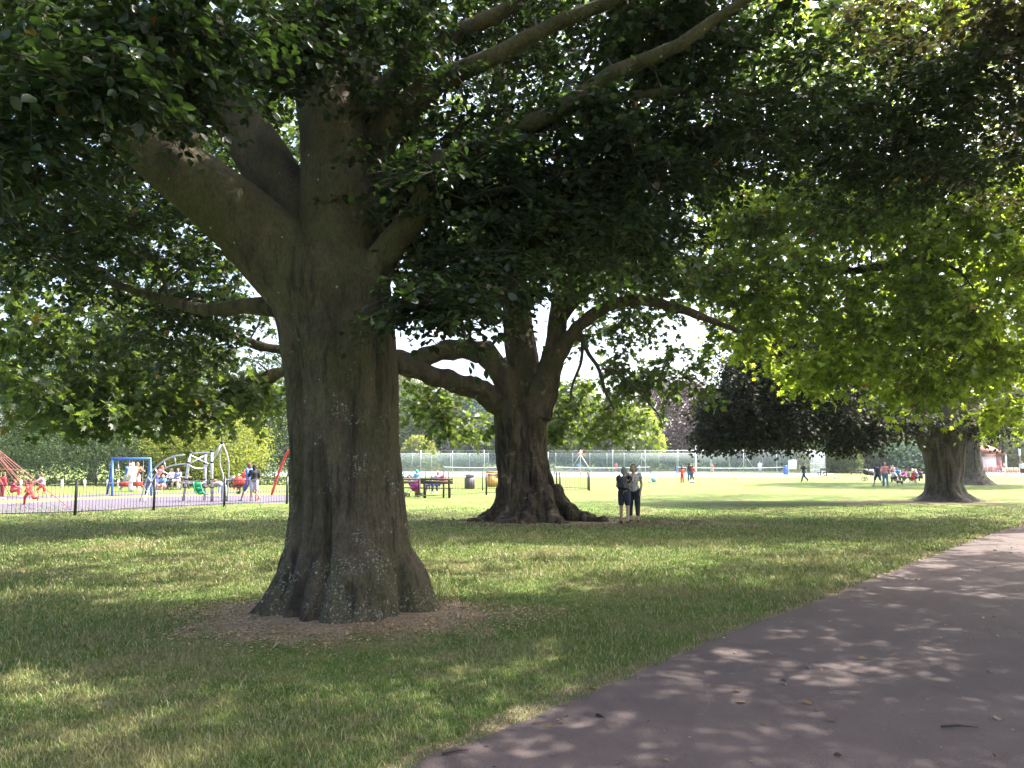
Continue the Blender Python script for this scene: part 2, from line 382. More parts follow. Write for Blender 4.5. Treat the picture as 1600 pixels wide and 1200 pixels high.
def trunk_tube(mb, prof, front_grooves, seg=72, lobes=6, lobe_amp=.12, flare_z=.7, seed=0, collar=0):
    """prof rows: z, cx, cy, r"""
    prof = np.array(prof); q = np.random.default_rng(seed)
    zz = np.linspace(prof[0, 0], prof[-1, 0], 70); th = np.arange(seg) * 2 * math.pi / seg
    ph = q.uniform(0, 6.28, 4); V = []
    for z in zz:
        cx, cyy, r = [np.interp(z, prof[:, 0], prof[:, i]) for i in (1, 2, 3)]
        fl = math.exp(-max(z, 0) / flare_z)
        m = 1 + lobe_amp * (fl * 1.2 + .25) * (np.cos(lobes * th + ph[0] + .15 * z) + .5 * np.cos((lobes + 3) * th + ph[1]) * (1 if fl > .3 else .6)) + .02 * np.cos(2 * th + ph[2] + z) + .012 * np.cos(13 * th + ph[3] + 3 * math.sin(z * 1.7))
        if collar: m = m + collar * (np.exp(-((z - .42) / .2) ** 2) - .6 * np.exp(-((z - .74) / .06) ** 2)) * (.55 + .45 * np.cos(th - fr - .7)) + .02 * np.exp(-max(z - .1, 0) / .35) * np.sin(17 * th + 4 * math.sin(z * 5)) 
        for (g, wd, dep, z0, z1) in front_grooves:
            g = g + .05 * math.sin(z * 2.1 + g * 7)
            a = (th - g + math.pi) % (2 * math.pi) - math.pi
            env = np.clip((z1 - z) / .5, 0, 1) * np.clip((z - z0) / .2 + 1, 0, 1)
            m = m - dep * env * np.exp(-(a / wd) ** 2)
        V.append(np.stack([cx + r * m * np.cos(th), cyy + r * m * np.sin(th), np.full(seg, z)], -1))
    V = np.vstack(V); n = len(zz)
    i = np.arange(n - 1)[:, None] * seg; j = np.arange(seg)[None]; j2 = (j + 1) % seg
    quads = np.stack([i + j, i + j2, i + seg + j2, i + seg + j], -1).reshape(-1, 4)
    V = np.vstack([V, [[prof[0, 1], prof[0, 2], zz[0] - .02], [prof[-1, 1], prof[-1, 2], zz[-1] + .02]]]); c0, c1 = n * seg, n * seg + 1; a = np.arange(seg); b = (a + 1) % seg; o = (n - 1) * seg
    mb.add(V, quads, np.vstack([np.stack([np.full(seg, c0), b, a], -1), np.stack([np.full(seg, c1), o + a, o + b], -1)]))

def bark(name, lo, hi, dark, moss, lichen=.5, vs=.35, rough_scale=9, bump=.5, patch=None, sth=.47, sz=3.6):
    k = NT(name); v = k.coord((1, 1, vs)); u = k.coord(); sx_ = k.n('ShaderNodeSeparateXYZ'); k.l(u, sx_.inputs[0]); szz = sx_.outputs[2]
    a = k.noise(v, 2.5, 7, .65); col = k.ramp(a, [(.36, lo), (.62, hi)])
    if patch: col = k.mix(k.ramp(k.noise(u, 2.1, 5, .6, 1.2), [(.60, 0), (.64, .85)]), col, patch)
    col = k.mix(k.ramp(k.noise(u, 1.3, 5, .7), [(.46, 0), (.6, .75)]), col, moss)
    s1 = k.noise(k.coord((1, 1, .12)), 6.5, 6, .7); col = k.mix(k.math('MULTIPLY', k.ramp(s1, [(sth, 0), (sth + .1, .85)]), k.ramp(k.math('MULTIPLY', szz, .1), [(sz * .1, 1), (sz * .1 + .08, .12)])), col, dark)
    fine = k.noise(v, 38, 6, .8); col = k.mix(.85, col, k.ramp(fine, [(.32, .45), (.68, 1.5)]), 'MULTIPLY')
    if lichen:
        vo = k.noise(u, 38, 3, .7); sz_ = k.n('ShaderNodeSeparateXYZ'); k.l(u, sz_.inputs[0]); ms = k.ramp(k.math('SUBTRACT', k.noise(u, 3.1, 4), k.math('MULTIPLY', k.math('SUBTRACT', sz_.outputs[2], .8), .05)), [(.5, 0), (.58, 1)]); big = k.vor(u, 4.5)
        f = k.math('MULTIPLY', k.ramp(vo, [(.56, 0), (.63, 1)]), ms); f = k.math('MULTIPLY', f, lichen)
        col = k.mix(f, col, (.33, .34, .28)); col = k.mix(k.math('MULTIPLY', k.ramp(big, [(.055, 1), (.075, 0)]), .8 * lichen), col, (.42, .43, .38))
    k.col(col); k.rough(.85); k.b.inputs['Specular IOR Level'].default_value = .25
    h = k.math('ADD', k.math('MULTIPLY', k.noise(v, rough_scale, 8, .7, .6), 1.0), k.math('MULTIPLY', k.noise(k.coord((.35, .35, 2.2)), 5, 5, .65), .5))
    h = k.math('ADD', h, k.math('MULTIPLY', fine, .25)); k.bump(h, bump, .09); return k.m
BEECH = bark('beech_bark', (.039, .031, .019), (.118, .093, .058), (.022, .017, .011), (.080, .076, .030), .75, .35, 9, .8, None, .52)
PLANE = bark('plane_bark', (.030, .020, .013), (.125, .085, .055), (.014, .010, .008), (.07, .065, .025), .12, .4, 7, 1.0, (.25, .18, .115), .47, 2.6)
TWIG = pm('twig_bark', (.05, .042, .03), .9, .3, 6)
DBARK = bark('dark_beech_bark', (.05, .042, .033), (.13, .112, .088), (.026, .022, .018), (.07, .07, .038), .3)

L_BEECH = leaf_mat('dark_beech_leaf', (.015, .031, .013), (.036, .074, .012), .35, (.26, .09, .03), .0015, .40, .36)
L_PLANE = leaf_mat('plane_leaf', (.042, .075, .021), (.15, .235, .033), .35, (.22, .13, .03), .008, .48)
L_LIGHT = leaf_mat('light_green_leaf', (.07, .12, .022), (.36, .50, .05), .5, (.28, .12, .03), .008, .5)
L_COPPER = leaf_mat('copper_beech_leaf', (.014, .021, .012), (.028, .045, .012), .35, (.08, .03, .02), .03, .35, .62)

def tree(name, label, loc, trunk_mesh, bark_m, limbs, C, crad, ntw, nlf, lsize, kind, leafm, r0=.05, twigs=True, group=None, zmin=0, **kw):
    root = empty(name, loc, 0, label, 'tree', group)
    off = -np.array([loc[0], loc[1], 0])
    trunk_mesh.transform(Matrix.Translation(Vector(off)))
    link('trunk', trunk_mesh, bark_m, root)
    V, q = connect(C, limbs, r0)
    P, d, n, sz, (a, m, e) = spray(C, crad, ntw, nlf, lsize, **kw)
    ok_ = P[:, 2] > zmin + rng.normal(0, .12, len(P)); P, d, n, sz = P[ok_], d[ok_], n[ok_], sz[ok_]
    thin = MB(); [thin.tube(P_, r_, 8, False) for P_, r_ in limbs if r_.max() <= .095]
    if thin.V: q = np.vstack([q, np.vstack(thin.Fq) + len(V)]); V = np.vstack([V] + thin.V)
    if twigs:
        V2, q2 = tubes_np(a, m, e, np.full(len(a), .006), np.full(len(a), .002), 3); q = np.vstack([q, q2 + len(V)]); V = np.vstack([V, V2])
    link('branches', np_mesh('branches', V + off, [q], True), TWIG, root)
    link('crown', leaf_mesh('crown', P + off, d, n, sz, kind), leafm, root)
    return root
def away(C, dmin):       # keep foliage clear of the camera
    return C[np.linalg.norm(C - np.array([0, 0, CAMH]), axis=1) > dmin]

# ------------------------------------------------------------------ tree 1: big beech
def prof_px(rows, Y):
    out = []
    for (py, l, r) in rows:
        a, b = at(l, py, Y), at(r, py, Y); out.append((a[2], (a[0] + b[0]) / 2, Y, (b[0] - a[0]) / 2))
    out.sort(); return out
p1 = prof_px([(968, 392, 684), (950, 408, 678), (925, 424, 668), (890, 440, 655), (850, 450, 638), (800, 457, 631), (700, 455, 622), (600, 448, 621), (520, 437, 617), (450, 418, 612), (405, 425, 604)], T1[1])
p1 = [(-.12, p1[0][1], T1[1], p1[0][3] * 1.1)] + [(max(a[0], .02 * i), a[1], a[2], a[3]) for i, a in enumerate(p1)]
mb = MB()
fr = -math.pi / 2
trunk_tube(mb, p1, [(fr - .18, .06, .17, -1, 2.2), (fr - .75, .09, .15, -1, 3.6), (fr + .45, .05, .06, -1, .75), (fr + .7, .04, .05, -1, .6), (fr + .95, .06, .09, -1, .9), (fr - .5, .05, .09, .9, 3.9), (fr + .15, .06, .07, 1.2, 3.9), (fr + .28, .04, .05, -1, .7), (fr - .42, .05, .08, -1, .9), (fr - 1.0, .05, .08, -1, 1.0), (fr - 1.2, .1, .08, -1, 3), (math.pi / 2, .3, .1, -1, 3)], seg=120, lobes=5, lobe_amp=.06, flare_z=.42, seed=3, collar=.055)
limbs1 = [smooth_limb(*px_limb(p)) for p in (
    [(505, 470, 8.7, .50), (440, 405, 8.65, .46), (370, 335, 8.5, .40), (280, 265, 8.3, .345), (200, 195, 8.0, .30), (110, 110, 7.6, .22), (0, -20, 7.3, .15), (-120, -160, 7, .09)],
    [(500, 440, 9.0, .42), (455, 330, 9.1, .36), (410, 245, 9.2, .33), (350, 150, 9.4, .30), (305, 40, 9.6, .26), (270, -120, 9.8, .2), (230, -300, 10, .1)],
    [(530, 470, 8.75, .50), (528, 340, 8.75, .44), (522, 230, 8.8, .385), (500, 100, 8.9, .35), (478, -60, 9.0, .3), (450, -300, 9.2, .2), (420, -500, 9.4, .1)],
    [(565, 450, 9.05, .34), (588, 330, 9.15, .26), (580, 200, 9.3, .24), (560, 80, 9.5, .21), (540, -80, 9.7, .16), (540, -300, 9.9, .08)],
    [(575, 440, 8.5, .22), (610, 385, 8.4, .17), (650, 335, 8.2, .14), (672, 280, 8.0, .11), (688, 235, 7.9, .07)],
    [(580, 250, 9.0, .22), (625, 175, 8.9, .17), (700, 118, 8.75, .13), (760, 95, 8.6, .11), (850, 46, 8.4, .085), (960, 0, 8.1, .07), (1100, -60, 7.8, .03)],
    [(585, 160, 9.3, .16), (640, 100, 9.2, .13), (710, 55, 9.1, .11), (800, 10, 9.0, .09), (900, -60, 8.9, .05)],
    [(590, 330, 8.8, .13), (680, 270, 8.6, .11), (780, 215, 8.4, .10), (880, 168, 8.1, .092), (960, 112, 7.8, .085), (1045, 80, 7.5, .07), (1120, 28, 7.3, .055), (1230, -40, 7.0, .03)],
    [(450, 480, 9.0, .15), (385, 478, 9.4, .10), (320, 484, 9.8, .085), (240, 463, 10.3, .065), (170, 440, 10.8, .05), (80, 400, 11.3, .02)],
    [(300, 225, 8.2, .14), (215, 150, 7.9, .11), (130, 93, 7.6, .09), (50, 45, 7.4, .075), (-60, -10, 7.2, .05)],
    [(880, 165, 8.1, .07), (980, 150, 8.3, .055), (1100, 140, 8.7, .045), (1250, 150, 9.2, .035), (1400, 170, 9.8, .025), (1560, 190, 10.4, .012)],
    [(620, 310, 8.9, .1), (700, 330, 8.9, .07), (800, 330, 8.9, .05), (920, 340, 9.2, .03), (1000, 350, 9.6, .015)])]
for P, r in limbs1:
    if r.max() > .095: mb.tube(P, r, 20)
trunk1 = mb.remesh('trunk', .02, 2)
def ridge(me, amp, zlo, zhi, fs, keep=.3, aniso=.35):
    v = np.empty(len(me.vertices) * 3); me.vertices.foreach_get('co', v); v = v.reshape(-1, 3); n = np.empty(v.size); me.vertices.foreach_get('normal', n); n = n.reshape(-1, 3)
    q = np.random.default_rng(4); tot = 0
    for f in fs:
        ph = q.uniform(0, 6.28, (3, 3)); M = q.normal(0, 1, (3, 3)); M[:, 2] *= aniso
        w_ = np.sin(v @ M[0] * f + ph[0, 0] + .8 * np.sin(v @ M[1] * f * .7 + ph[1, 0])) * np.sin(v @ M[2] * f + ph[2, 0])
        tot = tot + (1 - 2 * np.abs(w_)) / (f ** .7)
    k_ = np.clip((zhi - v[:, 2]) / (zhi - zlo), keep, 1)
    v = v + n * (tot * amp * k_)[:, None]; me.vertices.foreach_set('co', v.ravel().astype(np.float32)); me.update()
ridge(trunk1, .006, .6, 1.6, (3.5, 7, 13, 22), .3, .5)
B = lambda px, py, Y, rx, ry, rz, n: (at(px, py, Y), (rx, ry, rz), n)
DOME1 = shell((T1[0] + 1.0, T1[1] - .5, 8.6), (9.6, 9.2, 5.2), 2300, -.35, .45)
vis = DOME1[:, 2] < CAMH + DOME1[:, 1] * .66 + .8
DOME1 = DOME1[~vis | (rng.uniform(0, 1, len(vis)) < .24)]
C1 = np.vstack([fill([B(110, 130, 5.0, .55, .5, .35, 22), B(20, 240, 5.2, .5, .4, .22, 14), B(330, 40, 5.8, .6, .5, .3, 18), B(180, 30, 5.4, .7, .5, .35, 20),
    B(40, 330, 9, 1.6, 1.4, .9, 60), B(30, 120, 9, 1.4, 1.5, 1.1, 60), B(240, 370, 11, 2, 1.5, 1.1, 80), B(290, 520, 11.5, .9, 1.0, .8, 42), B(110, 230, 11, 2.4, 1.6, 1.3, 90),
    B(400, 120, 11.8, 2.4, 1.5, 1.6, 95), B(690, 330, 8.6, 1.1, 1.1, .8, 80), B(680, 470, 7.3, .55, .5, .22, 26), B(760, 430, 8.0, .7, .7, .35, 30), B(660, 170, 9.2, 1.3, 1, .9, 60),
    B(850, 270, 8.6, 1.5, 1.2, .9, 105), B(1000, 220, 9, 1.5, 1.4, .9, 95), B(900, 60, 9.5, 1.8, 1.3, .8, 75), B(1190, 200, 9.5, 1.6, 1.5, .8, 95), B(1120, 90, 9, 1.3, 1.2, .5, 50),
    B(1350, 160, 10, 1.7, 1.5, .6, 80), B(1510, 220, 10.5, 1.5, 1.4, .7, 70), B(1400, 270, 10.5, 1.5, 1.4, .5, 40), B(900, 380, 9.6, 1.5, 1.2, .5, 45), B(720, 60, 10.5, 1.8, 1.2, 1.0, 70), B(560, 30, 7.8, 1.0, .7, .4, 34), B(430, 70, 7.4, .7, .6, .4, 26), B(250, 130, 6.4, .7, .6, .4, 26), B(60, 60, 6.2, .7, .6, .5, 30), B(740, 420, 9, 1.0, 1.0, .3, 22), B(950, 330, 9.5, 1.4, 1.1, .7, 60), B(1050, 60, 8.5, 1.0, .8, .4, 40)], .86),
    DOME1])
C1 = away(C1, 3.9)
crad1 = np.where(np.linalg.norm(C1 - [0, 0, CAMH], axis=1) < 7, .42, .56)
tree('beech_tree', 'huge old beech in the foreground with a thick forking grey trunk', (T1[0], T1[1], 0), trunk1, BEECH, limbs1, C1, crad1, 6, 11, .096, 'oval', L_BEECH, .035, True, None, flat=.3, droop=.25, tilt=.5)

# ------------------------------------------------------------------ tree 2: plane tree
p2 = prof_px([(812, 748, 905), (806, 764, 890), (795, 772, 880), (780, 778, 871), (760, 782, 864), (735, 783, 857), (700, 780, 853), (670, 777, 850), (645, 775, 851), (625, 778, 850)], T2[1])
p2 = [(-.2, p2[0][1], T2[1], p2[0][3] * 1.15)] + p2
mb = MB()
trunk_tube(mb, p2, [(fr - .35, .13, .16, -1, 2.6), (fr + .25, .10, .14, -1, 2.4), (fr + .7, .12, .12, -1, 2.0), (fr - .85, .12, .13, -1, 3), (fr + 1.2, .1, .1, -1, 1.5)], seg=110, lobes=6, lobe_amp=.10, flare_z=.5, seed=9)
for (a0, L_, r0_) in ((fr + 1.25, 1.9, .17), (fr - 1.2, 1.7, .2), (fr + .45, 1.5, .16), (fr - .3, 1.35, .17), (0.3, 1.7, .2), (2.6, 1.7, .2)):
    dd = np.array([math.cos(a0), math.sin(a0), 0]); b0 = np.array([T2[0] + .05, T2[1], 0])
    P = [b0 + dd * .45 + [0, 0, .8], b0 + dd * .85 + [0, 0, .32], b0 + dd * L_ * .8 + [0, 0, .08], b0 + dd * L_ * 1.15 + [0, 0, -.06]]
    P, rr = smooth_limb(np.array(P), np.array([.3, r0_ * 1.2, r0_, .07]), 10); mb.tube(P, rr, 14)
limbs2 = [smooth_limb(*px_limb(p)) for p in (
    [(812, 665, 22.3, .5), (790, 640, 22.2, .36), (765, 615, 22, .30), (725, 600, 21.8, .27), (680, 588, 21.6, .25), (640, 574, 21.4, .23), (590, 560, 21.2, .21), (500, 560, 20.8, .18), (420, 590, 20.5, .13), (360, 612, 20.2, .08), (280, 640, 19.6, .03)],
    [(815, 650, 22.3, .46), (800, 610, 22.2, .37), (778, 570, 22.1, .35), (745, 543, 22, .34), (705, 545, 21.8, .29), (660, 560, 21.6, .24), (615, 560, 21.5, .2), (520, 540, 21.3, .18), (430, 552, 21, .14), (380, 528, 20.6, .10), (300, 500, 20, .08), (190, 465, 19.2, .13), (140, 470, 18.8, .09), (60, 500, 18.2, .04)],
    [(838, 650, 22.2, .46), (855, 590, 22.1, .34), (868, 540, 22.1, .29), (872, 490, 22.2, .27), (885, 420, 22.2, .22), (905, 330, 22.3, .16), (930, 200, 22.4, .1)],
    [(822, 650, 22.5, .5), (815, 560, 22.6, .48), (806, 470, 22.7, .42), (798, 380, 22.8, .36), (790, 260, 22.9, .28), (785, 100, 23, .15)],
    [(860, 575, 22, .24), (893, 523, 21.8, .2), (935, 486, 21.5, .17), (990, 468, 21.3, .15), (1060, 482, 21.2, .13), (1110, 500, 21.2, .10), (1160, 520, 21.2, .04)],
    [(866, 510, 22.1, .22), (910, 455, 22.3, .2), (980, 410, 22.5, .16), (1060, 385, 22.7, .12), (1150, 375, 23, .05)],
    [(800, 480, 22.6, .26), (765, 420, 22.4, .22), (720, 350, 22.2, .18), (680, 270, 22, .12), (620, 150, 21.8, .06)],
    [(905, 515, 21.8, .07), (918, 550, 21.7, .06), (935, 575, 21.6, .055), (945, 610, 21.6, .05), (960, 640, 21.5, .03)],
    [(910, 530, 21.8, .05), (908, 565, 21.9, .045), (895, 600, 22, .035), (890, 630, 22, .02)],
    [(190, 465, 19.2, .13), (178, 440, 19.1, .11), (150, 420, 19, .1), (110, 418, 18.9, .085), (60, 430, 18.8, .07), (10, 470, 18.6, .04)],
    [(940, 575, 21.6, .04), (975, 590, 21.5, .035), (1010, 625, 21.4, .03), (1030, 650, 21.4, .015)],
    [(150, 420, 19, .07), (135, 380, 19, .06), (115, 340, 19, .04), (100, 280, 19, .02)],
    [(300, 500, 20, .07), (240, 430, 20, .06), (180, 330, 20.2, .05), (130, 220, 20.5, .03)],
    [(800, 460, 22.3, .2), (820, 400, 21.5, .17), (850, 330, 20.5, .13), (880, 250, 19.6, .06)])]
for P, r in limbs2:
    if r.max() > .095: mb.tube(P, r, 14)
trunk2 = mb.remesh('trunk', .03, 3)
ridge(trunk2, .10, 3.2, 6.5, (2.6, 4.5, 8, 15), .13, .3)
C2 = np.vstack([fill([B(70, 500, 18, 3.2, 2.6, 1.6, 95), B(240, 560, 19, 2.6, 2.6, 1.4, 80), B(110, 620, 17.5, 2.6, 2.6, .7, 70), B(330, 600, 19.5, 1.6, 1.8, .6, 34), B(210, 635, 19, 2.0, 2, .4, 34),
    B(50, 390, 19, 2.4, 2.6, 1.4, 55), B(300, 430, 20, 2.4, 2.4, 1.5, 60), B(160, 270, 20, 3.6, 2.6, 2.4, 100), B(400, 600, 21.5, .9, 1.6, .9, 18), B(400, 635, 22, .7, 1.4, .4, 10), B(420, 300, 22, 3, 2, 2.5, 60),
    B(700, 640, 23.5, 1.2, 1.8, .55, 22), B(740, 670, 23.5, .8, 1.4, .35, 12), B(660, 610, 24, 1.0, 1.6, .5, 12), B(930, 655, 25, 1.5, 1.8, .7, 34), B(880, 670, 25, .9, 1.5, .4, 16), B(985, 610, 25, 1.2, 1.4, .7, 14), B(900, 600, 25, 1.0, 1.4, .6, 14),
    B(800, 330, 21, 3.2, 2.6, 1.8, 130), B(940, 400, 20.5, 2.2, 2.6, 1.0, 80), B(1060, 400, 22, 2.2, 2.4, .8, 60), B(1090, 540, 23, 1.3, 1.6, .9, 24), B(960, 545, 22.5, 1.1, 1.4, .7, 16), B(1040, 590, 23, 1.3, 1.5, .7, 24), B(1000, 500, 23, 1.6, 1.5, .5, 22), B(700, 420, 22.5, 2, 2, 1.2, 60), B(920, 420, 21.3, 1.6, 1.6, .5, 36), B(1030, 430, 21.3, 1.5, 1.6, .4, 34), B(720, 470, 21.5, 1.0, 1.2, .5, 18), B(1000, 250, 21, 3, 2.6, 2.2, 90), B(620, 250, 22, 3, 2.4, 2.4, 70)], .62),
    shell((T2[0] - 1, T2[1] - .5, 10.5), (11.5, 9.5, 5.5), 300, -.2, .6)])
C2 = C2[~((C2[:, 0] > T2[0] + 3) & (C2[:, 2] > 5) & (C2[:, 1] > 19) & (rng.uniform(0, 1, len(C2)) < .5))]
tree('plane_tree', 'gnarled plane tree with twisted low limbs behind the two standing women', (T2[0], T2[1], 0), trunk2, PLANE, limbs2, C2, np.full(len(C2), .95), 5, 10, .185, 'lobed', L_PLANE, .05, True, None, 2.15, flat=.45, droop=.5, tilt=.6)

# ------------------------------------------------------------------ tree 3: dark drooping beech on the right
p3 = prof_px([(783, 1428, 1530), (778, 1440, 1520), (770, 1447, 1507), (755, 1449, 1500), (735, 1449, 1503), (710, 1444, 1504), (690, 1440, 1506), (668, 1432, 1512)], T3[1])
p3 = [(-.2, p3[0][1], T3[1], p3[0][3] * 1.1)] + p3
mb = MB(); trunk_tube(mb, p3, [(fr + .5, .1, .09, -1, 3), (fr - .4, .12, .07, -1, 3), (fr + .1, .1, .05, -1, 2.5)], seg=90, lobes=5, lobe_amp=.07, flare_z=.35, seed=12)
limbs3 = [smooth_limb(*px_limb(p)) for p in (
    [(1462, 690, 33.2, .75), (1442, 660, 33.1, .55), (1420, 620, 33, .42), (1380, 560, 32.7, .3), (1310, 540, 32.3, .2), (1220, 570, 31.8, .12), (1150, 630, 31.4, .05)],
    [(1472, 690, 33.2, .8), (1468, 640, 33.2, .6), (1460, 560, 33.2, .5), (1450, 420, 33.3, .35), (1440, 250, 33.4, .2)],
    [(1485, 690, 33.2, .7), (1520, 655, 33, .4), (1570, 630, 32.8, .3), (1640, 600, 32.4, .2), (1740, 600, 32, .08)],
    [(1475, 650, 33.4, .5), (1500, 560, 34, .4), (1540, 450, 34.6, .25), (1600, 300, 35, .12)],
    [(1440, 640, 33, .3), (1400, 610, 32, .2), (1330, 610, 31, .13), (1260, 640, 30.5, .06)])]
for P, r in limbs3:
    if r.max() > .095: mb.tube(P, r, 14)
trunk3 = mb.remesh('trunk', .06, 3)
C3 = np.vstack([fill(k=1.35, blobs=[B(1165, 630, 31, 1.5, 2.2, 1.4, 150), B(1190, 580, 31, 1.3, 2.0, 1.0, 90), B(1115, 640, 31, .6, 1.2, .7, 30), B(1240, 545, 31, 1.5, 2, .8, 70), B(1122, 678, 31, .75, 1.3, .42, 50), B(1210, 660, 31, 1.6, 2.2, 1.2, 90), B(1270, 640, 31.5, 1.8, 2.2, 1.3, 80), B(1350, 650, 32, 2.2, 2.2, .8, 80), B(1260, 575, 32, 3.6, 2.6, 1.6, 130), B(1330, 690, 31.5, 1.0, 1.2, .22, 20), B(1560, 655, 32, 2, 2, .5, 40), B(1430, 655, 33, 1.6, 1.6, .4, 20)]),
    shell((T3[0], T3[1], 8.2), (10.5, 9.5, 5.5), 480, -.35, .6)])
tree('drooping_beech_tree', 'dark beech with drooping crown, nearest tree at the right of the lawn', (T3[0], T3[1], 0), trunk3, DBARK, limbs3, C3, np.full(len(C3), .85), 6, 11, .15, 'oval', L_COPPER, .05, False, None, 1.95, flat=.5, droop=.5, tilt=.6)

# ------------------------------------------------------------------ tree 4: trunk just behind tree 3
p4 = [(-.2, T4[0], T4[1], 2.1), (.05, T4[0], T4[1], 1.75), (.5, T4[0], T4[1], 1.3), (1.2, T4[0], T4[1], 1.05), (2.5, T4[0] - .05, T4[1], .95), (4.2, T4[0] - .15, T4[1], .95), (6, T4[0] - .2, T4[1], .8)]
mb = MB(); trunk_tube(mb, p4, [(fr + .3, .1, .06, -1, 3)], seg=60, lobes=5, lobe_amp=.06, flare_z=.4, seed=5)
limbs4 = []
for i in range(7):
    a = i * .9 + .3; b = np.array([T4[0] - .2, T4[1], 4.6]); P = np.array([b, b + [math.cos(a) * 1.5, math.sin(a) * 1.5, 2.2], b + [math.cos(a) * 4.2, math.sin(a) * 4.2, 4.8], b + [math.cos(a) * 8, math.sin(a) * 8, 6]])
    limbs4.append(smooth_limb(P, np.array([.5, .35, .2, .06])))
limbs4.append(smooth_limb(np.array([[T4[0] - .2, T4[1], 5], [T4[0], T4[1], 9], [T4[0] + .3, T4[1], 14]]), np.array([.7, .45, .15])))
for P, r in limbs4:
    if r.max() > .095: mb.tube(P, r, 10)
trunk4 = mb.remesh('trunk', .09, 2)
C4 = shell((T4[0], T4[1], 10), (10, 9, 6.5), 520, -.75, .55)
tree('broad_tree', 'broad green tree whose trunk stands just behind the dark drooping beech', (T4[0], T4[1], 0), trunk4, DBARK, limbs4, C4, np.full(len(C4), 1.2), 5, 9, .30, 'oval', L_PLANE, .06, False, None, flat=.6, droop=.5, tilt=.7)

# ------------------------------------------------------------------ tree 5: light green tree reaching in from the right
T5 = np.array([19.5, 21.0])
mb = MB(); trunk_tube(mb, [(-.1, T5[0], T5[1], 1.2), (.3, T5[0], T5[1], .85), (1.5, T5[0], T5[1], .65), (4.5, T5[0], T5[1], .6), (6, T5[0], T5[1], .5)], [], seg=50, lobes=5, lobe_amp=.06, seed=6)
J = lambda a, n: smooth_limb(np.array(a), np.array(n))
t5 = np.array([T5[0], T5[1], 5.0])
limbs5 = [J([t5, at(1640, 250, 20.6), at(1540, 280, 20.6), at(1480, 325, 20.8), at(1440, 375, 21), at(1400, 412, 21.3), at(1345, 425, 21.6), at(1260, 410, 22), at(1200, 430, 22.3)], [.4, .24, .2, .17, .16, .15, .13, .08, .03]),
    J([t5, at(1750, 120, 21), at(1620, 60, 21), at(1480, 30, 21), at(1300, 40, 21)], [.4, .3, .25, .18, .06]),
    J([at(1440, 375, 21), at(1460, 408, 20.8), at(1500, 425, 20.5), at(1540, 480, 20.2)], [.1, .08, .06, .02]),
    J([at(1400, 412, 21.3), at(1350, 470, 22.5), at(1300, 540, 23.2), at(1270, 600, 23.8)], [.1, .07, .05, .02]),
    J([t5, at(1700, 400, 21.5), at(1600, 450, 22), at(1520, 540, 22.5), at(1460, 600, 22.8)], [.3, .2, .14, .08, .03]),
    J([t5, t5 + [.3, 0, 3], t5 + [.5, .3, 7], t5 + [.3, .4, 11]], [.5, .4, .25, .06]),
    J([t5, t5 + [2, 2, 2], t5 + [5, 5, 5]], [.4, .25, .06]), J([t5, t5 + [2, -2, 2], t5 + [3, -6, 4.5]], [.4, .25, .06]), J([t5, t5 + [-1, -3, 3], t5 + [-3, -7, 4]], [.3, .2, .05])]
for P, r in limbs5:
    if r.max() > .095: mb.tube(P, r, 12)
trunk5 = mb.remesh('trunk', .06, 3)
C5 = np.vstack([fill([B(1230, 440, 22.3, 2.2, 2.6, 1.5, 95), B(1380, 500, 21.6, 2.4, 2.6, 1.6, 120), B(1540, 440, 20.5, 2.4, 2.6, 2.0, 120), B(1290, 570, 23.6, 1.6, 1.8, .7, 44), B(1450, 600, 22.6, 1.3, 1.5, .5, 34), B(1560, 560, 22, 1.5, 1.8, .8, 50), B(1180, 520, 24, 1.1, 1.6, .7, 26), B(1470, 330, 20.5, 2.6, 2.6, 1.2, 80), B(1300, 50, 21, 3.2, 2.6, 1.6, 100), B(1500, 30, 21, 2.6, 2.6, 1.5, 70), B(1150, 330, 22.5, 1.8, 2, 1, 60), B(1260, 320, 22, 2.0, 2, 1.0, 70), B(1370, 330, 21, 1.8, 2, 1.0, 60), B(1110, 430, 23, 1.3, 1.6, .8, 34), B(1580, 300, 20, 1.5, 1.8, 1.2, 50), B(1590, 640, 22.5, 1, 1.4, .4, 14)], .9),
    shell((T5[0] + .5, T5[1], 11), (9.5, 8.5, 5.5), 110, .1, .6)])
tree('maple_tree', 'bright lobed-leaf tree reaching over the lawn from beyond the right edge', (T5[0], T5[1], 0), trunk5, PLANE, limbs5, C5, np.full(len(C5), .9), 5, 9, .185, 'lobed', L_LIGHT, .045, True, None, flat=.45, droop=.45, tilt=.65)

# ------------------------------------------------------------------ tree 6: copper beech beside the path, off to the right
T6 = np.array([12.3, 7.6]); t6 = np.array([T6[0], T6[1], 3.4])
mb = MB(); trunk_tube(mb, [(-.1, T6[0], T6[1], 1.0), (.4, T6[0], T6[1], .7), (2, T6[0], T6[1], .55), (4, T6[0], T6[1], .5)], [], seg=50, lobes=5, lobe_amp=.06, seed=8)
limbs6 = [J([t6, t6 + [math.cos(a) * 2.2, math.sin(a) * 2.2, 2.6], t6 + [math.cos(a) * 5.5, math.sin(a) * 5.5, 4.2]], [.35, .2, .05]) for a in np.arange(6) * 1.05] + [J([t6, t6 + [0, 0, 4], t6 + [.2, 0, 9]], [.45, .3, .06])]
for P, r in limbs6:
    if r.max() > .095: mb.tube(P, r, 12)
trunk6 = mb.remesh('trunk', .06, 3)
C6 = away(np.vstack([shell((T6[0], T6[1], 8.2), (7.8, 9.0, 4.2), 2100, -.4, .3), fill([B(1585, 60, 9.5, .5, .7, .5, 14)])]), 4.5)
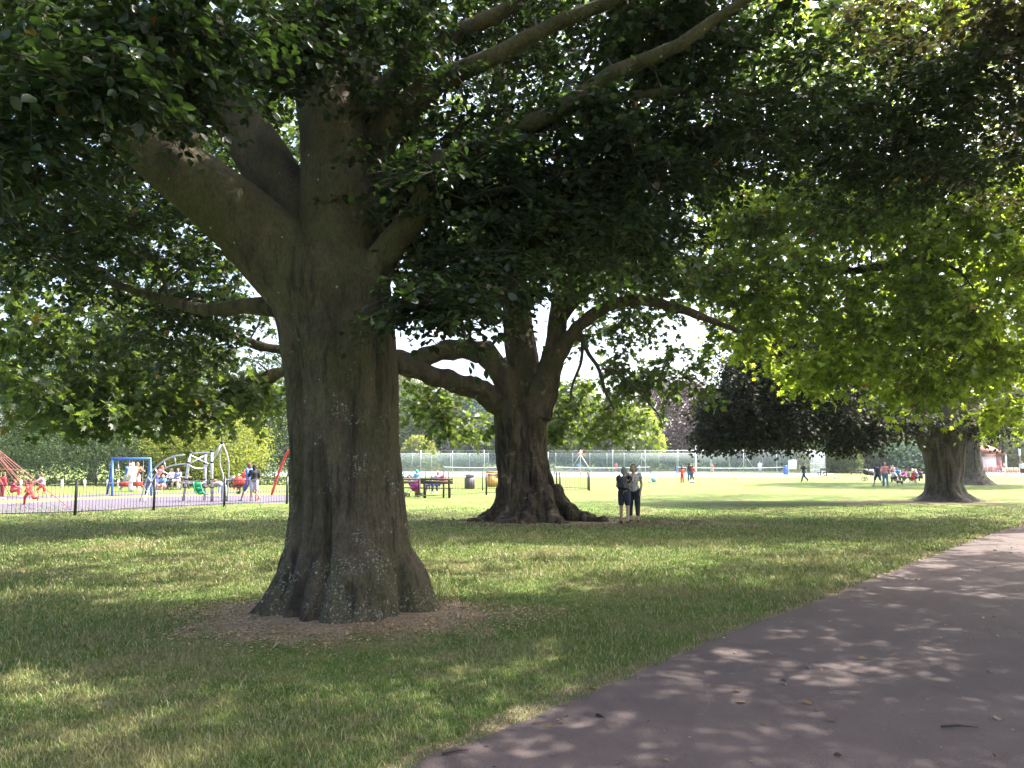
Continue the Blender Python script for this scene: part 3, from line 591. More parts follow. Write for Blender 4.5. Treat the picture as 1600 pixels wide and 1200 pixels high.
tree('copper_beech_tree', 'copper beech whose dark leaves hang in at the top right corner', (T6[0], T6[1], 0), trunk6, DBARK, limbs6, C6, np.full(len(C6), .6), 6, 11, .11, 'oval', leaf_mat('purple_beech_leaf', (.028, .028, .018), (.075, .075, .02), .3, None, 0, .35), .035, True, None, flat=.3, droop=.3, tilt=.5)
print('TREES DONE')
# ------------------------------------------------------------------ simple materials
black = pm('black_paint', (.012, .012, .013), .45, .2); galv = pm('galvanised_steel', (.42, .44, .46), .4, .12, 12, .6)
steel = pm('brushed_steel', (.5, .51, .53), .35, .1, 12, .7); darkrub = pm('dark_rubber', (.02, .02, .022), .7)
bluep = pm('blue_paint', (.03, .10, .42), .4); redp = pm('red_paint', (.55, .04, .03), .45); redrope = pm('red_rope', (.28, .10, .09), .8)
greenp = pm('green_plastic', (.01, .33, .13), .35); orange = pm('orange_board', (.75, .25, .03), .5); white = pm('white_paint', (.75, .75, .74), .5, .08)
brownw = pm('dark_wood', (.05, .035, .028), .7, .35, 14); greyw = pm('weathered_wood', (.20, .17, .14), .8, .3, 14)

# ------------------------------------------------------------------ play surfaces and courts
def sheet(name, pts, z, mat):
    bm = MB(); P = np.array([[p[0], p[1], z] for p in pts]); n = len(P)
    me = bpy.data.meshes.new(name); me.from_pydata([tuple(p) for p in P], [], [list(range(n))]); me.update()
    return struct(link(name, me, mat))
def band(name, top, bot, z, mat):      # pixel polylines of far and near edges
    A = [G(*p) for p in top]; Bq = [G(*p) for p in bot]
    return sheet(name, [a[:2] for a in Bq] + [a[:2] for a in A[::-1]], z, mat)
rub = pm('purple_rubber', (.072, .060, .085), .9, .15, 3, 0, .2); yrub = pm('yellow_rubber', (.26, .22, .05), .9, .15, 3)
band('play_surface', [(-260, 789), (0, 787), (120, 781), (260, 775.5), (460, 773), (560, 772.5)], [(-260, 811), (0, 803.5), (117, 800.5), (240, 794), (350, 788.5), (460, 785), (560, 780)], .006, rub)
band('yellow_play_strip', [(-260, 783), (0, 781.5), (100, 778.5), (250, 772.8), (460, 770.5)], [(-260, 789.2), (0, 787.2), (120, 781.2), (260, 775.7), (460, 773.2)], .008, yrub)
band('far_play_surface', [(-260, 776), (0, 775.5), (100, 774), (200, 771.5), (460, 766)], [(-260, 783.2), (0, 781.7), (100, 778.7), (250, 773), (460, 768)], .010, rub)
k = NT('court_surface'); g = k.n('ShaderNodeNewGeometry'); k.col(k.ramp(k.noise(g.outputs['Position'], .4, 4), [(.3, (.26, .33, .34)), (.7, (.34, .41, .41))])); k.rough(.8); COURT = k.m
CT = [(-38, 98), (-14, 88), (33, 85.5), (45, 108), (48, 118), (-38, 124)]
sheet('tennis_court_surface', CT, .006, COURT)
sheet('plaza', [(60, 92), (66, 91), (88, 118), (96, 135), (70, 135), (66, 118)], .012, pm('pale_paving', (.34, .27, .26), .85, .15, 2))

# ------------------------------------------------------------------ fences
def railing(name, pts, h, label, posts_at=None, gap=.11, bar=.0055, post=.032, mat=black, skip=(), rail=True, group=None):
    root = empty(name, (pts[0][0], pts[0][1], 0), 0, label, 'fence', group); off = np.array([pts[0][0], pts[0][1], 0])
    for i in range(len(pts) - 1):
        a = np.array([*pts[i][:2], 0]) - off; b = np.array([*pts[i + 1][:2], 0]) - off; L = np.linalg.norm(b - a); d = (b - a) / L
        if i not in skip:
            pn = MB(); n = int(L / gap)
            for q in range(1, n):
                p = a + d * (L * q / n); pn.tube([p + [0, 0, .06], p + [0, 0, h - .02]], bar, 5)
            ang = math.atan2(d[1], d[0])
            for z in ((.12, h - .07) if rail else ()): pn.box((a + b) / 2 + [0, 0, z], (L, .012, .022), ang)
            pn.build('panel', mat, root)
        m = MB(); m.box(a + [0, 0, (h + .05) / 2], (post * 2, post * 2, h + .05), math.atan2(d[1], d[0])); m.build('post', mat, root)
    a = np.array([*pts[-1][:2], 0]) - off; m = MB(); m.box(a + [0, 0, (h + .05) / 2], (post * 2, post * 2, h + .05)); m.build('post', mat, root)
    return root
fp = [G(-330, 824)[:2], G(-180, 817)[:2], G(-25, 810)[:2], G(117, 805.5)[:2], G(240, 797.5)[:2], G(350, 792)[:2], G(448, 787.5)[:2], G(540, 783)[:2], G(620, 780)[:2], G(693, 777.5)[:2], G(760, 773.5)[:2], G(818, 771.3)[:2], G(875, 769)[:2], G(921, 767)[:2]]
railing('railing_fence', fp, 1.03, 'black bar railing along the near side of the playground')
rp = [G(919, 766)[:2], G(870, 764.6)[:2]] + [GY(x, 45.6)[:2] for x in (808, 754, 701, 665, 631)]
railing('railing_fence', [(p[0], p[1]) for p in rp], 1.03, 'black bar railing behind the park bench and the bin', gap=.13)
rp2 = [GY(x, 53)[:2] for x in (-220, -150, -80, -10, 60, 88, 152, 220, 290, 360, 430, 500)]
railing('railing_fence', rp2, .95, 'low dark railing in front of the hedge behind the swings', gap=.16)
# white bollards with a rail
for i, x in enumerate((35, 99, 134, 170, 187, 254, 281, 395)):
    p = GY(x, 49); m = MB(); m.tube([p + [0, 0, -.05], p + [0, 0, .5]], .075, 10); m.ball(p + [0, 0, .5], (.08, .08, .04), 10, 6)
    o = m.build('bollard', white, None, True)
    tag(o, 'short white bollard on the grass behind the play area by the low railing', 'bollard', 'white bollards behind the playground')

def meshmat(name, c, alpha):
    k = NT(name); k.col(c); k.rough(.6); t = k.n('ShaderNodeBsdfTransparent'); mx = k.n('ShaderNodeMixShader')
    f = k.noise(k.coord(), 1.2, 3); k.l(k.ramp(f, [(.3, alpha * .85), (.7, min(1, alpha * 1.15))]), mx.inputs[0])
    k.l(t.outputs[0], mx.inputs[1]); k.l(k.b.outputs[0], mx.inputs[2]); k.l(mx.outputs[0], k.out.inputs[0]); return k.m
GREENMESH = meshmat('green_windbreak_mesh', (.05, .10, .095), .46); WIRE = meshmat('chain_link_wire', (.30, .34, .34), .08); WIRE2 = meshmat('dense_chain_link', (.32, .36, .38), .24)
def chain_fence(pts, h, label, wire, n_per, group='tall tennis court fences', rails=(1.0,), braces=()):
    root = empty('chain_link_fence', (pts[0][0], pts[0][1], 0), 0, label, 'fence', group); off = np.array([pts[0][0], pts[0][1], 0])
    for i in range(len(pts) - 1):
        a = np.array([*pts[i], 0.]) - off; b = np.array([*pts[i + 1], 0.]) - off; n = n_per[i]
        d = (b - a) / np.linalg.norm(b - a); ang = math.atan2(d[1], d[0]); L = np.linalg.norm(b - a)
        m = MB(); m.box((a + b) / 2 + [0, 0, h / 2 + .05], (L, .012, h - .1), ang); m.build('wire_mesh', wire, root)
        m = MB()
        for z in rails: m.tube([a + [0, 0, h * z], b + [0, 0, h * z]], .016, 6)
        m.build('rail', galv, root)
        for q in range(n):
            p = a + (b - a) * q / n; m = MB(); m.tube([p + [0, 0, -.1], p + [0, 0, h + .06]], .042, 8); m.build('post', galv, root)
            if q in braces:
                nr2 = np.array([-d[1], d[0], 0]) * 1.1
                for sgn in (1, -1):
                    m = MB(); m.tube([p + [0, 0, h * .85], p + d * 1.6 * sgn], .035, 6); m.build('brace', galv, root)
    return root
chain_fence([(-62, 126), (-4, 132), (36, 128), (48, 122)], 3.1, 'long green mesh tennis fence along the far side of the courts', GREENMESH, [18, 14, 5], rails=(1.0,), braces=(1, 9))
chain_fence([(-14, 88), (33, 85.5)], 2.95, 'fine wire tennis fence along the near side of the courts', WIRE, [13], rails=(1.0,), braces=(6,))
chain_fence([(33, 85.5), (45.5, 112)], 3.0, 'tall wire fence closing the right end of the tennis courts', WIRE2, [12], rails=(1.0, .5, .25))

# ------------------------------------------------------------------ tennis nets
netm = meshmat('net_cord', (.05, .06, .06), .35)
def net(x0, x1, Y, label, pole='dark'):
    a, b = GY(x0, Y), GY(x1, Y); c = (a + b) / 2; L = b[0] - a[0]
    root = empty('tennis_net', c, 0, label, 'tennis net', 'tennis nets on the courts')
    for sx in (-1, 1):
        m = MB(); m.tube([[sx * L / 2, 0, 0], [sx * L / 2, 0, 1.08]], .06, 8); m.build('post', black if pole == 'dark' else bluep, root)
    xs = np.linspace(-L / 2, L / 2, 13); zt = .93 + .13 * (2 * xs / L) ** 2
    m = MB()
    for i in range(12):
        for z0, z1, t_ in ((-.07, .0, .05),):
            P = np.array([[xs[i], -.02, zt[i] + z0], [xs[i + 1], -.02, zt[i + 1] + z0], [xs[i + 1], -.02, zt[i + 1] + z1], [xs[i], -.02, zt[i] + z1]]); m.add(np.vstack([P, P + [0, .04, 0]]), [[0, 1, 2, 3], [5, 4, 7, 6], [3, 2, 6, 7], [1, 0, 4, 5]])
    m.build('tape', white, root)
    m = MB()
    for i in range(12):
        P = np.array([[xs[i], 0, .03], [xs[i + 1], 0, .03], [xs[i + 1], 0, zt[i + 1] - .07], [xs[i], 0, zt[i] - .07]]); m.add(P, [[0, 1, 2, 3]])
    m.build('net', netm, root)
net(693, 793, 104, 'tennis net partly hidden behind the gnarled plane tree trunk')
net(866, 1016, 100, 'tennis net directly behind the heads of the two standing women')
net(1057, 1229, 97, 'tennis net on the right-hand court, ending at a blue cloth', 'blue')
o = MB(); c = GY(1227, 96.5); o.box(c + [0, 0, .62], (.55, .18, 1.05)); o.tube([c + [-.2, -.1, 1.1], c + [.2, -.1, 1.16]], .09, 8)
tag(o.build('draped_cloth', bluep), 'blue cloth draped over the right post of the right-hand tennis net', 'cloth')

# ------------------------------------------------------------------ people
SKIN = (.48, .30, .22)
def smat(c): return pm('cloth_%02d_%02d_%02d' % tuple(int(x * 99) for x in c), c, .85, .18, 14)
def person(label, foot, height=1.65, rz=0, hair=(.06, .035, .02), skin=SKIN, top=(.3, .3, .3), bottom=(.03, .04, .08), shoes=(.03, .03, .03), pose='stand', sleeve=.5, legcover=1.0, skirt=False, hairlen=.1,
           seat=None, vox=.02, headk=1.0, hat=None, group=None, cat='person', kw=None, fat=1.0, robe=False, topmat=None, hands=False):
    P = dict(lean=0, hipL=0, hipR=0, kneeL=0, kneeR=0, armL=8, armR=8, elL=12, elR=12, abL=12, abR=12, inL=0, inR=0, spread=2.5, turn=0, nod=0)
    P.update({'stand': {}, 'walk': dict(hipL=24, hipR=-18, kneeL=6, kneeR=28, armL=-22, armR=24, elL=20, elR=25, lean=4),
              'run': dict(hipL=48, hipR=-30, kneeL=45, kneeR=65, armL=-40, armR=45, elL=85, elR=85, lean=14),
              'bend': dict(lean=62, armL=60, armR=60, hipL=5, hipR=-8, kneeL=10), 'hips': dict(armL=5, armR=5, abL=38, abR=38, elL=70, elR=70, inL=45, inR=45),
              'sit': dict(hipL=88, hipR=88, kneeL=88, kneeR=88, armL=35, armR=35, elL=45, elR=45, spread=7, inL=20, inR=20), 'floor': dict(hipL=105, hipR=100, kneeL=95, kneeR=100, armL=40, armR=45, elL=30, elR=30, lean=8, spread=12),
              'ride': dict(hipL=70, hipR=45, kneeL=75, kneeR=35, armL=65, armR=65, elL=10, elR=10, lean=18), 'push': dict(armL=55, armR=50, elL=25, elR=25, hipL=15, hipR=-15, kneeR=15, lean=8)}[pose])
    if kw: P.update(kw)
    s = height / 1.70; rad = math.radians
    def leg(side, hip, knee):
        h0 = np.array([side * .09, 0, 0.]); sp = side * math.sin(rad(P['spread']))
        d1 = nrm(np.array([sp, math.sin(rad(hip)), -math.cos(rad(hip))])); d2 = nrm(np.array([sp * .3, math.sin(rad(hip - knee)), -math.cos(rad(hip - knee))]))
        kk = h0 + d1 * .43; a = kk + d2 * .42; f = nrm(np.array([side * .15, math.cos(rad(hip - knee) * .6), math.sin(rad(min(0, hip - knee)) * .5) * .6 - .12])); return h0, kk, a, a + f * .15 + [0, 0, -.045]
    L, Rr = leg(-1, P['hipL'], P['kneeL']), leg(1, P['hipR'], P['kneeR'])
    up = np.array([0, math.sin(rad(P['lean'])), math.cos(rad(P['lean']))]); fw = np.array([0, up[2], -up[1]])
    pel = np.zeros(3); waist = up * .17; chest = up * .36; neck = up * .52; hc = neck + up * .145 + fw * .025 - np.array([0, 0, 1]) * 0
    if P['nod']: hc = neck + nrm(up + fw * math.sin(rad(P['nod']))) * .145 + fw * .03
    def arm(side, b, ab, el, inn):
        s0 = up * .47 + np.array([side * .175, 0, 0]); b, ab, el, inn = map(rad, (b, ab, el, inn))
        d1 = np.array([side * math.sin(ab), math.sin(b) * math.cos(ab), -math.cos(b) * math.cos(ab)]); b2 = b + el; 
        d2 = nrm(np.array([side * math.sin(ab) * .6 - side * math.sin(inn), math.sin(b2) * math.cos(ab), -math.cos(b2) * math.cos(ab)]))
        e = s0 + d1 * .28; w_ = e + d2 * .245; return s0, e, w_, d2
    AL, AR = arm(-1, P['armL'], P['abL'], P['elL'], P['inL']), arm(1, P['armR'], P['abR'], P['elR'], P['inR'])
    zmin = min(L[2][2], Rr[2][2]) - .075
    z0 = -zmin if seat is None else seat / s + .10
    if pose == 'ride': z0 = (seat or .5) / s + .08
    O = np.array([0, 0, z0]); hk = headk
    def body(b, skin_only=True):
        f = fat
        b.capsule(O + pel + [-.055, 0, .0], O + pel + [.055, 0, .0], .10 * f, .10 * f); b.capsule(O + pel, O + waist, .125 * f, .11 * f); b.capsule(O + waist, O + chest, .11 * f, .135 * f)
        b.capsule(O + chest + [-.07, 0, .02], O + chest + [.07, 0, .02], .105, .105); b.capsule(O + up * .45 + [-.13, 0, 0], O + up * .45 + [.13, 0, 0], .065, .065)
        b.capsule(O + up * .46, O + neck + up * .08, .058, .05)
        b.ball(O + hc + up * .012 * hk, (.077 * hk, .092 * hk, .112 * hk), 16, 12); b.ball(O + hc - up * .055 * hk + fw * .03, (.052 * hk, .055 * hk, .06 * hk), 12, 8)
        b.capsule(O + hc + fw * .088 * hk + up * .01, O + hc + fw * .108 * hk - up * .022, .011, .015, 6)
        for sd in (-1, 1): b.ball(O + hc + np.array([sd * .08 * hk, -.005, -.005]), (.014, .026, .034), 8, 6)
        for (h0, kk, a, t) in (L, Rr):
            b.capsule(O + h0, O + kk, .088 * f, .057); b.capsule(O + kk, O + kk * .55 + a * .45, .056, .052); b.capsule(O + kk * .6 + a * .4, O + a, .053, .035); b.capsule(O + a + [0, 0, -.03], O + t, .04, .03)
        for (s0, e, w_, d2), sd in ((AL, -1), (AR, 1)):
            b.capsule(O + s0, O + e, .052, .04); b.capsule(O + e, O + w_, .041, .028)
            b.capsule(O + w_, O + w_ + d2 * .075, .03, .034)
            if hands:
                sdv = nrm(np.cross(d2, [sd * 1., .3, .2])); nv = np.cross(sdv, d2)
                for q, (l1, l2) in enumerate(((.038, .03), (.044, .034), (.04, .031), (.03, .024))):
                    r0 = w_ + d2 * .085 + sdv * (q - 1.5) * .019; r1 = r0 + nrm(d2 + nv * .25) * l1; b.capsule(O + r0, O + r1, .0092, .0088, 8); b.capsule(O + r1, O + r1 + nrm(d2 + nv * .8) * l2, .0088, .0075, 8)
                r0 = w_ + d2 * .035 - sdv * .03; b.capsule(O + r0, O + r0 + nrm(d2 * .6 - sdv + nv * .3) * .05, .011, .009, 8)
            else: b.capsule(O + w_ + d2 * .08, O + w_ + d2 * .15, .034, .02)
    def fin(b, name, v, m, parent, sm=3):
        b.V = [q * s for q in b.V]; me = b.remesh(name, v * s, sm); return link(name, me, m, parent)
    b = MB(); body(b); bo = fin(b, 'person', vox * (.72 if hands else 1), pm('skin_%d' % int(skin[0] * 100), skin, .55, .1, 9), None, 2)
    bo.location = (foot[0], foot[1], foot[2] if len(foot) > 2 else 0); bo.rotation_euler = (0, 0, rz); tag(bo, label, cat, group)
    # clothes
    b = MB(); g_ = .016 + vox * .35; f = fat
    b.capsule(O + pel + up * .06 + [-.05, 0, 0], O + pel + up * .06 + [.05, 0, 0], .118 * f + g_ * .6, .118 * f + g_ * .6); b.capsule(O + pel + up * .05, O + waist, .135 * f + g_, .118 * f + g_); b.capsule(O + waist, O + chest, .115 * f + g_, .135 * f + g_)
    b.capsule(O + chest + [-.07, 0, .02], O + chest + [.07, 0, .02], .105 + g_, .105 + g_); b.capsule(O + up * .45 + [-.135, 0, -.012], O + up * .45 + [.135, 0, -.012], .066 + g_ * .6, .066 + g_ * .6)
    for (s0, e, w_, d2) in (AL, AR):
        if sleeve > .05:
            q = min(sleeve, .5) * 2; b.capsule(O + s0, O + s0 + (e - s0) * q, .056 + g_, .046 + g_)
            if sleeve > .5: b.capsule(O + e, O + e + (w_ - e) * (sleeve - .5) * 1.9, .044 + g_, .034 + g_)
    if robe:
        mid = (L[2] + Rr[2]) / 2; b.capsule(O + pel, O + mid + [0, 0, .12], .16, .2)
    fin(b, 'shirt', vox, topmat or smat(top), bo)
    if not robe:
        b = MB(); b.capsule(O + pel + [-.055, 0, .02], O + pel + [.055, 0, .02], .112 * f + g_ * .5, .112 * f + g_ * .5); b.capsule(O + pel, O + waist * .7, .128 * f + g_ * .5, .115 * f + g_ * .4)
        for (h0, kk, a, t) in (L, Rr):
            q = min(legcover * 2, 1); b.capsule(O + h0, O + h0 + (kk - h0) * q, .094 * f + g_, (.094 + (.06 - .094) * q) * f + g_ * 1.1)
            if legcover > .5:
                q = (legcover - .5) * 1.85; b.capsule(O + kk, O + kk + (a - kk) * q, .06 + g_, .042 + g_ * 1.2)
            if skirt: b.capsule(O + pel + [0, 0, -.05], O + (L[1] + Rr[1]) / 2 * 1.0 + pel * 0, .13, .15)
        fin(b, 'skirt' if skirt else ('shorts' if legcover < .6 else 'trousers'), vox, smat(bottom), bo)
    for (h0, kk, a, t) in (L, Rr):
        b = MB(); b.capsule(O + a + [0, -.01, -.032], O + t + nrm(t - a) * .02, .046, .037); fin(b, 'shoe', vox * .8, smat(shoes), bo, 2)
    b = MB(); hh = hat if hat else hair
    b.ball(O + hc + up * .028 * hk - fw * .018 * hk, (.09 * hk, .1 * hk, .108 * hk), 16, 10)
    if hairlen > .05:
        b.capsule(O + hc - fw * .045, O + hc - fw * .06 - up * hairlen, .075 * hk, .06 * hk)
        for sd in (-1, 1): b.capsule(O + hc + [sd * .065 * hk, -.012, .03], O + hc + np.array([sd * .072 * hk, -.02, 0]) - up * hairlen * .75, .036, .03)
    if hat: b.capsule(O + hc + up * .05 * hk, O + hc + up * .05 * hk + fw * .10, .07 * hk, .05)
    fin(b, 'hat' if hat else 'hair', vox, smat(hh), bo)
    if hands:
        for sd in (-1, 1):
            b = MB(); b.ball(O + hc + fw * .086 + up * .022 + np.array([sd * .03, 0, 0]), (.012, .008, .009), 8, 6); b.V = [q * s for q in b.V]; b.build('eye', smat((.02, .015, .012)), bo, True)
        b = MB(); b.ball(O + hc + fw * .083 - up * .056, (.026, .01, .007), 8, 6); b.V = [q * s for q in b.V]; b.build('mouth', smat((.35, .11, .09)), bo, True)
    return bo
# floral print
k = NT('black_floral_print'); v = k.coord(); k.col(k.mix(k.ramp(k.vor(v, 16), [(.22, 1), (.3, 0)]), (.012, .013, .016), (.42, .42, .36))); k.rough(.85); FLORAL = k.m
k = NT('pale_patterned_jersey'); v = k.coord(); k.col(k.mix(k.ramp(k.noise(v, 16, 4, .7), [(.5, 0), (.56, .8)]), (.5, .49, .48), (.16, .11, .115))); k.rough(.85); JERSEY = k.m
k = NT('red_check'); v = k.coord(); k.col(k.ramp(k.noise(v, 22, 3), [(.42, (.45, .07, .08)), (.58, (.6, .36, .34))])); k.rough(.85); CHECK = k.m
wA = G(976, 818); wB = G(991, 815.5)
pa = person('grey-haired woman with black backpack, floral top and dark shorts, seen from behind', wA, 1.50, R(-22), (.21, .21, .19), SKIN, bottom=(.02, .025, .045), shoes=(.015, .013, .012), sleeve=.13, legcover=.36, hairlen=.06, vox=.012, topmat=FLORAL, hands=True, fat=1.02,
            kw=dict(armR=62, abR=8, elR=75, inR=8, armL=15, elL=60, inL=40, hipL=3, hipR=-3))
pb = person('brown-haired woman in pale patterned top and dark cropped trousers facing the camera', wB, 1.58, R(165), (.10, .05, .03), SKIN, bottom=(.018, .022, .04), shoes=(.015, .013, .012), sleeve=.16, legcover=.84, hairlen=.1, vox=.012, topmat=JERSEY, hands=True, fat=1.0,
            kw=dict(armL=-4, abL=12, elL=18, inL=15, armR=10, abR=8, elR=20, hipL=2, hipR=-3))
# backpack worn by the first woman: held by her -> its own thing
bp = empty('backpack', (wA[0], wA[1], 0), R(-22), 'black backpack worn by the grey-haired woman on the lawn', 'backpack')
m = MB(); m.capsule((0, -.215, .98), (0, -.20, 1.17), .105, .10); m.capsule((-.07, -.20, .97), (-.07, -.19, 1.2), .07, .06); m.capsule((.07, -.20, .97), (.07, -.19, 1.2), .07, .06)
link('bag_body', m.remesh('bag_body', .014, 3), black, bp)
m = MB(); m.capsule((-.06, -.30, .98), (.06, -.30, .98), .055, .055); m.capsule((-.06, -.30, 1.04), (.06, -.30, 1.04), .05, .05); link('pocket', m.remesh('pocket', .014, 2), black, bp)
for sd in (-1, 1):
    P, rr = smooth_limb(np.array([[sd * .1, -.15, 1.24], [sd * .115, -.03, 1.315], [sd * .12, .1, 1.25], [sd * .13, .13, 1.1], [sd * .13, 0, .99], [sd * .11, -.15, .97]]), np.full(6, .014), 12); m = MB(); m.tube(P, rr, 6); m.build('strap', black, bp, True)

red = (.62, .05, .04); pink = (.62, .22, .32); navy = (.03, .04, .1); jeans = (.06, .11, .24); wh = (.7, .7, .7)
person('child in orange-red running along the purple play surface', G(46, 789), 1.05, R(65), (.05, .025, .02), SKIN, red, red, red, 'run', 1, 1, headk=1.25, vox=.03)
person('child in lilac and red climbing at the end of the red rope net', G(66, 777), 1.15, R(110), (.15, .08, .05), SKIN, (.5, .35, .5), red, wh, 'push', .5, .5, headk=1.2, vox=.03, kw=dict(hipL=45, kneeL=55))
person('child in crimson sitting inside the rope net, left of the runner', G(18, 778), 1.1, R(-60), (.06, .03, .02), SKIN, (.5, .03, .08), (.5, .03, .08), wh, 'floor', 1, .9, seat=.25, headk=1.25, vox=.03)
person('child in crimson standing at the far left edge behind the railing', G(3, 779), 1.15, R(-30), (.06, .03, .02), SKIN, (.55, .04, .06), (.3, .04, .06), wh, 'stand', 1, .9, headk=1.2, vox=.03)
pY = 44
person('man in blue shirt pushing the left swing', GY(200, pY), 1.66, R(-100), (.09, .05, .03), SKIN, (.08, .14, .42), (.35, .36, .42), wh, 'push', .6, 1, vox=.03)
person('person in long white robe standing between the swings', GY(208, pY - .6), 1.62, R(60), (.5, .45, .4), SKIN, (.74, .72, .78), wh, wh, 'stand', 1, 1, robe=True, hat=(.7, .66, .68), vox=.03)
person('person in brown scarf standing by the right swing', GY(214.5, pY), 1.66, R(-140), (.22, .10, .06), SKIN, (.32, .13, .08), (.6, .58, .6), wh, 'push', 1, 1, hat=(.3, .12, .07), vox=.03)
person('woman with pink top bending beside the right swing frame', G(243.5, 768), 1.5, R(-70), (.4, .08, .06), SKIN, (.65, .25, .28), (.06, .12, .4), wh, 'bend', .5, .9, vox=.03, kw=dict(lean=25))
person('child in blue top sitting on the grass near the climbing frame', G(255, 769), 1.35, R(170), (.45, .25, .18), SKIN, (.12, .25, .5), pink, wh, 'floor', .5, .6, seat=.25, headk=1.1, vox=.03)
for x, c, c2, lab in ((269, (.6, .6, .68), navy, 'person in white sitting at the picnic table behind the climbing frame'), (279, (.2, .22, .5), (.4, .3, .2), 'person in violet sitting at the right end of the picnic table')):
    person(lab, GY(x, 46.5), 1.6, R(180 if x > 275 else 150), (.06, .04, .03), SKIN, c, c2, (.05, .05, .05), 'sit', .6, .9, seat=.45, vox=.035)
person('child in white leaning into the grey climbing spire', G(349, 783), 1.15, R(80), (.4, .12, .06), SKIN, (.6, .6, .64), (.62, .6, .64), wh, 'bend', .5, 1, headk=1.2, vox=.03)
person('child in pale blue climbing at the bottom of the spire', G(343.5, 777), 1.0, R(90), (.5, .16, .08), SKIN, (.35, .55, .6), (.4, .6, .65), wh, 'bend', .5, .5, headk=1.2, vox=.03, seat=.5)
person('child in red riding the spring seat behind the railing', G(372, 771), 1.15, R(180), (.45, .2, .12), SKIN, (.68, .10, .12), (.65, .08, .08), wh, 'sit', .6, .9, seat=.42, headk=1.2, vox=.03)
person('child in red standing just left of the couple in the playground', G(382, 770), 1.25, R(150), (.5, .12, .08), SKIN, (.65, .07, .08), (.6, .1, .1), wh, 'stand', .6, .9, headk=1.15, vox=.03)
person('man in blue shirt and shorts striding beside a woman in the playground', G(389, 782.5), 1.68, R(75), (.14, .07, .04), SKIN, (.08, .16, .42), (.08, .14, .36), (.6, .6, .6), 'walk', .5, .45, vox=.025)
person('woman in black top and white patterned shorts beside the man in blue', G(396, 783), 1.55, R(20), (.03, .02, .02), SKIN, (.02, .02, .025), (.5, .5, .6), (.5, .1, .1), 'stand', .45, .45, hairlen=.16, vox=.025, kw=dict(elL=90, elR=90, armL=25))
# bench people
person('child in bright blue hood riding behind the pink bag at the bench', GY(652, 39.4), 1.2, R(160), (.1, .06, .04), SKIN, (.10, .35, .60), (.2, .12, .4), wh, 'sit', 1, 1, seat=.62, hat=(.05, .33, .62), headk=1.2, vox=.03)
person('toddler in white with fair hair on the bench seat', GY(675, 38.6), 1.0, R(140), (.6, .36, .26), SKIN, (.7, .7, .68), (.06, .06, .2), wh, 'sit', .6, .9, seat=.47, headk=1.3, vox=.03)
person('person in lilac wearing a pink hat on the bench', GY(684.5, 38.6), 1.42, R(160), (.1, .05, .04), SKIN, (.5, .42, .68), (.06, .06, .22), wh, 'sit', .6, .9, seat=.47, hat=(.72, .2, .24), vox=.03)
# tennis players
person('tennis player in blue shirt on the far court behind the plane tree', GY(904.5, 121), 1.62, R(-40), (.08, .05, .04), SKIN, (.06, .25, .62), (.55, .15, .12), wh, 'hips', .5, .5, vox=.05)
person('tennis player in red on the far court left of the women', GY(962.5, 124), 1.5, R(200), (.06, .04, .03), SKIN, red, (.5, .05, .05), wh, 'stand', .5, .5, vox=.05)
person('tennis player in white just beyond the women\'s heads', GY(999, 118), 1.3, R(100), (.06, .04, .03), SKIN, (.6, .62, .7), (.2, .25, .45), wh, 'walk', .5, .5, vox=.05)
person('tennis player in bright red shirt behind the right-hand net', GY(1113, 112), 1.35, R(180), (.06, .04, .03), SKIN, (.66, .06, .08), (.66, .45, .4), wh, 'stand', .5, .5, vox=.05)
person('tennis player in white shirt and lilac shorts on the right-hand court', GY(1187, 112), 1.75, R(160), (.08, .05, .03), SKIN, (.72, .72, .76), (.4, .42, .6), wh, 'stand', .5, .5, vox=.05)
# lawn
person('small child all in red standing with hands on hips, left of the woman in jeans', G(1066, 754.5), 1.25, R(10), (.04, .02, .02), SKIN, red, red, (.4, .04, .04), 'hips', .9, 1, headk=1.15, vox=.03)
person('woman in black sleeveless top and jeans between two children in red', G(1077.5, 751.5), 1.62, R(5), (.03, .02, .015), SKIN, (.015, .015, .02), jeans, wh, 'stand', 0, 1, hairlen=.2, vox=.03)
person('child in red top and grey leggings walking right of the woman in jeans', G(1082, 751.5), 1.4, R(-60), (.05, .03, .02), SKIN, (.62, .08, .08), (.10, .10, .12), wh, 'walk', .8, 1, headk=1.1, vox=.03)
person('woman in black top and dark leggings walking alone across the sunny lawn', G(1256.5, 753), 1.66, R(100), (.02, .015, .012), SKIN, (.022, .02, .022), (.025, .04, .07), (.4, .12, .1), 'walk', .4, 1, hairlen=.08, vox=.025)
person('man in navy walking left of a woman in a red check shirt', G(1372, 759.5), 1.64, R(10), (.05, .03, .02), SKIN, (.015, .02, .045), (.05, .06, .14), (.4, .25, .2), 'walk', .6, .48, vox=.025)
person('woman in red check shirt and blue jeans walking beside the man in navy', G(1384, 760), 1.62, R(-15), (.36, .18, .10), SKIN, red, (.09, .15, .27), (.3, .2, .15), 'walk', .9, 1, hairlen=.08, topmat=CHECK, vox=.025, kw=dict(abR=25, hipL=8, hipR=-6, kneeR=8))
grp = [(1395, 753, (.66, .58, .62), 'person in pale pink sitting in the picnic group, nearest the couple'), (1404, 752.5, (.08, .30, .55), 'person in bright blue sitting on a folding chair in the picnic group'), (1415, 752, (.55, .12, .32), 'person in magenta sitting in the middle of the picnic group'),
       (1421, 751.5, (.24, .20, .13), 'person in khaki sitting behind the child on the bicycle'), (1433, 751.5, (.28, .22, .48), 'person in violet sitting right of the child on the bicycle'), (1440, 751.5, (.06, .05, .10), 'person in dark clothes sitting at the right end of the picnic group'), (1427, 750, (.45, .45, .42), 'person in grey sitting at the back of the picnic group')]
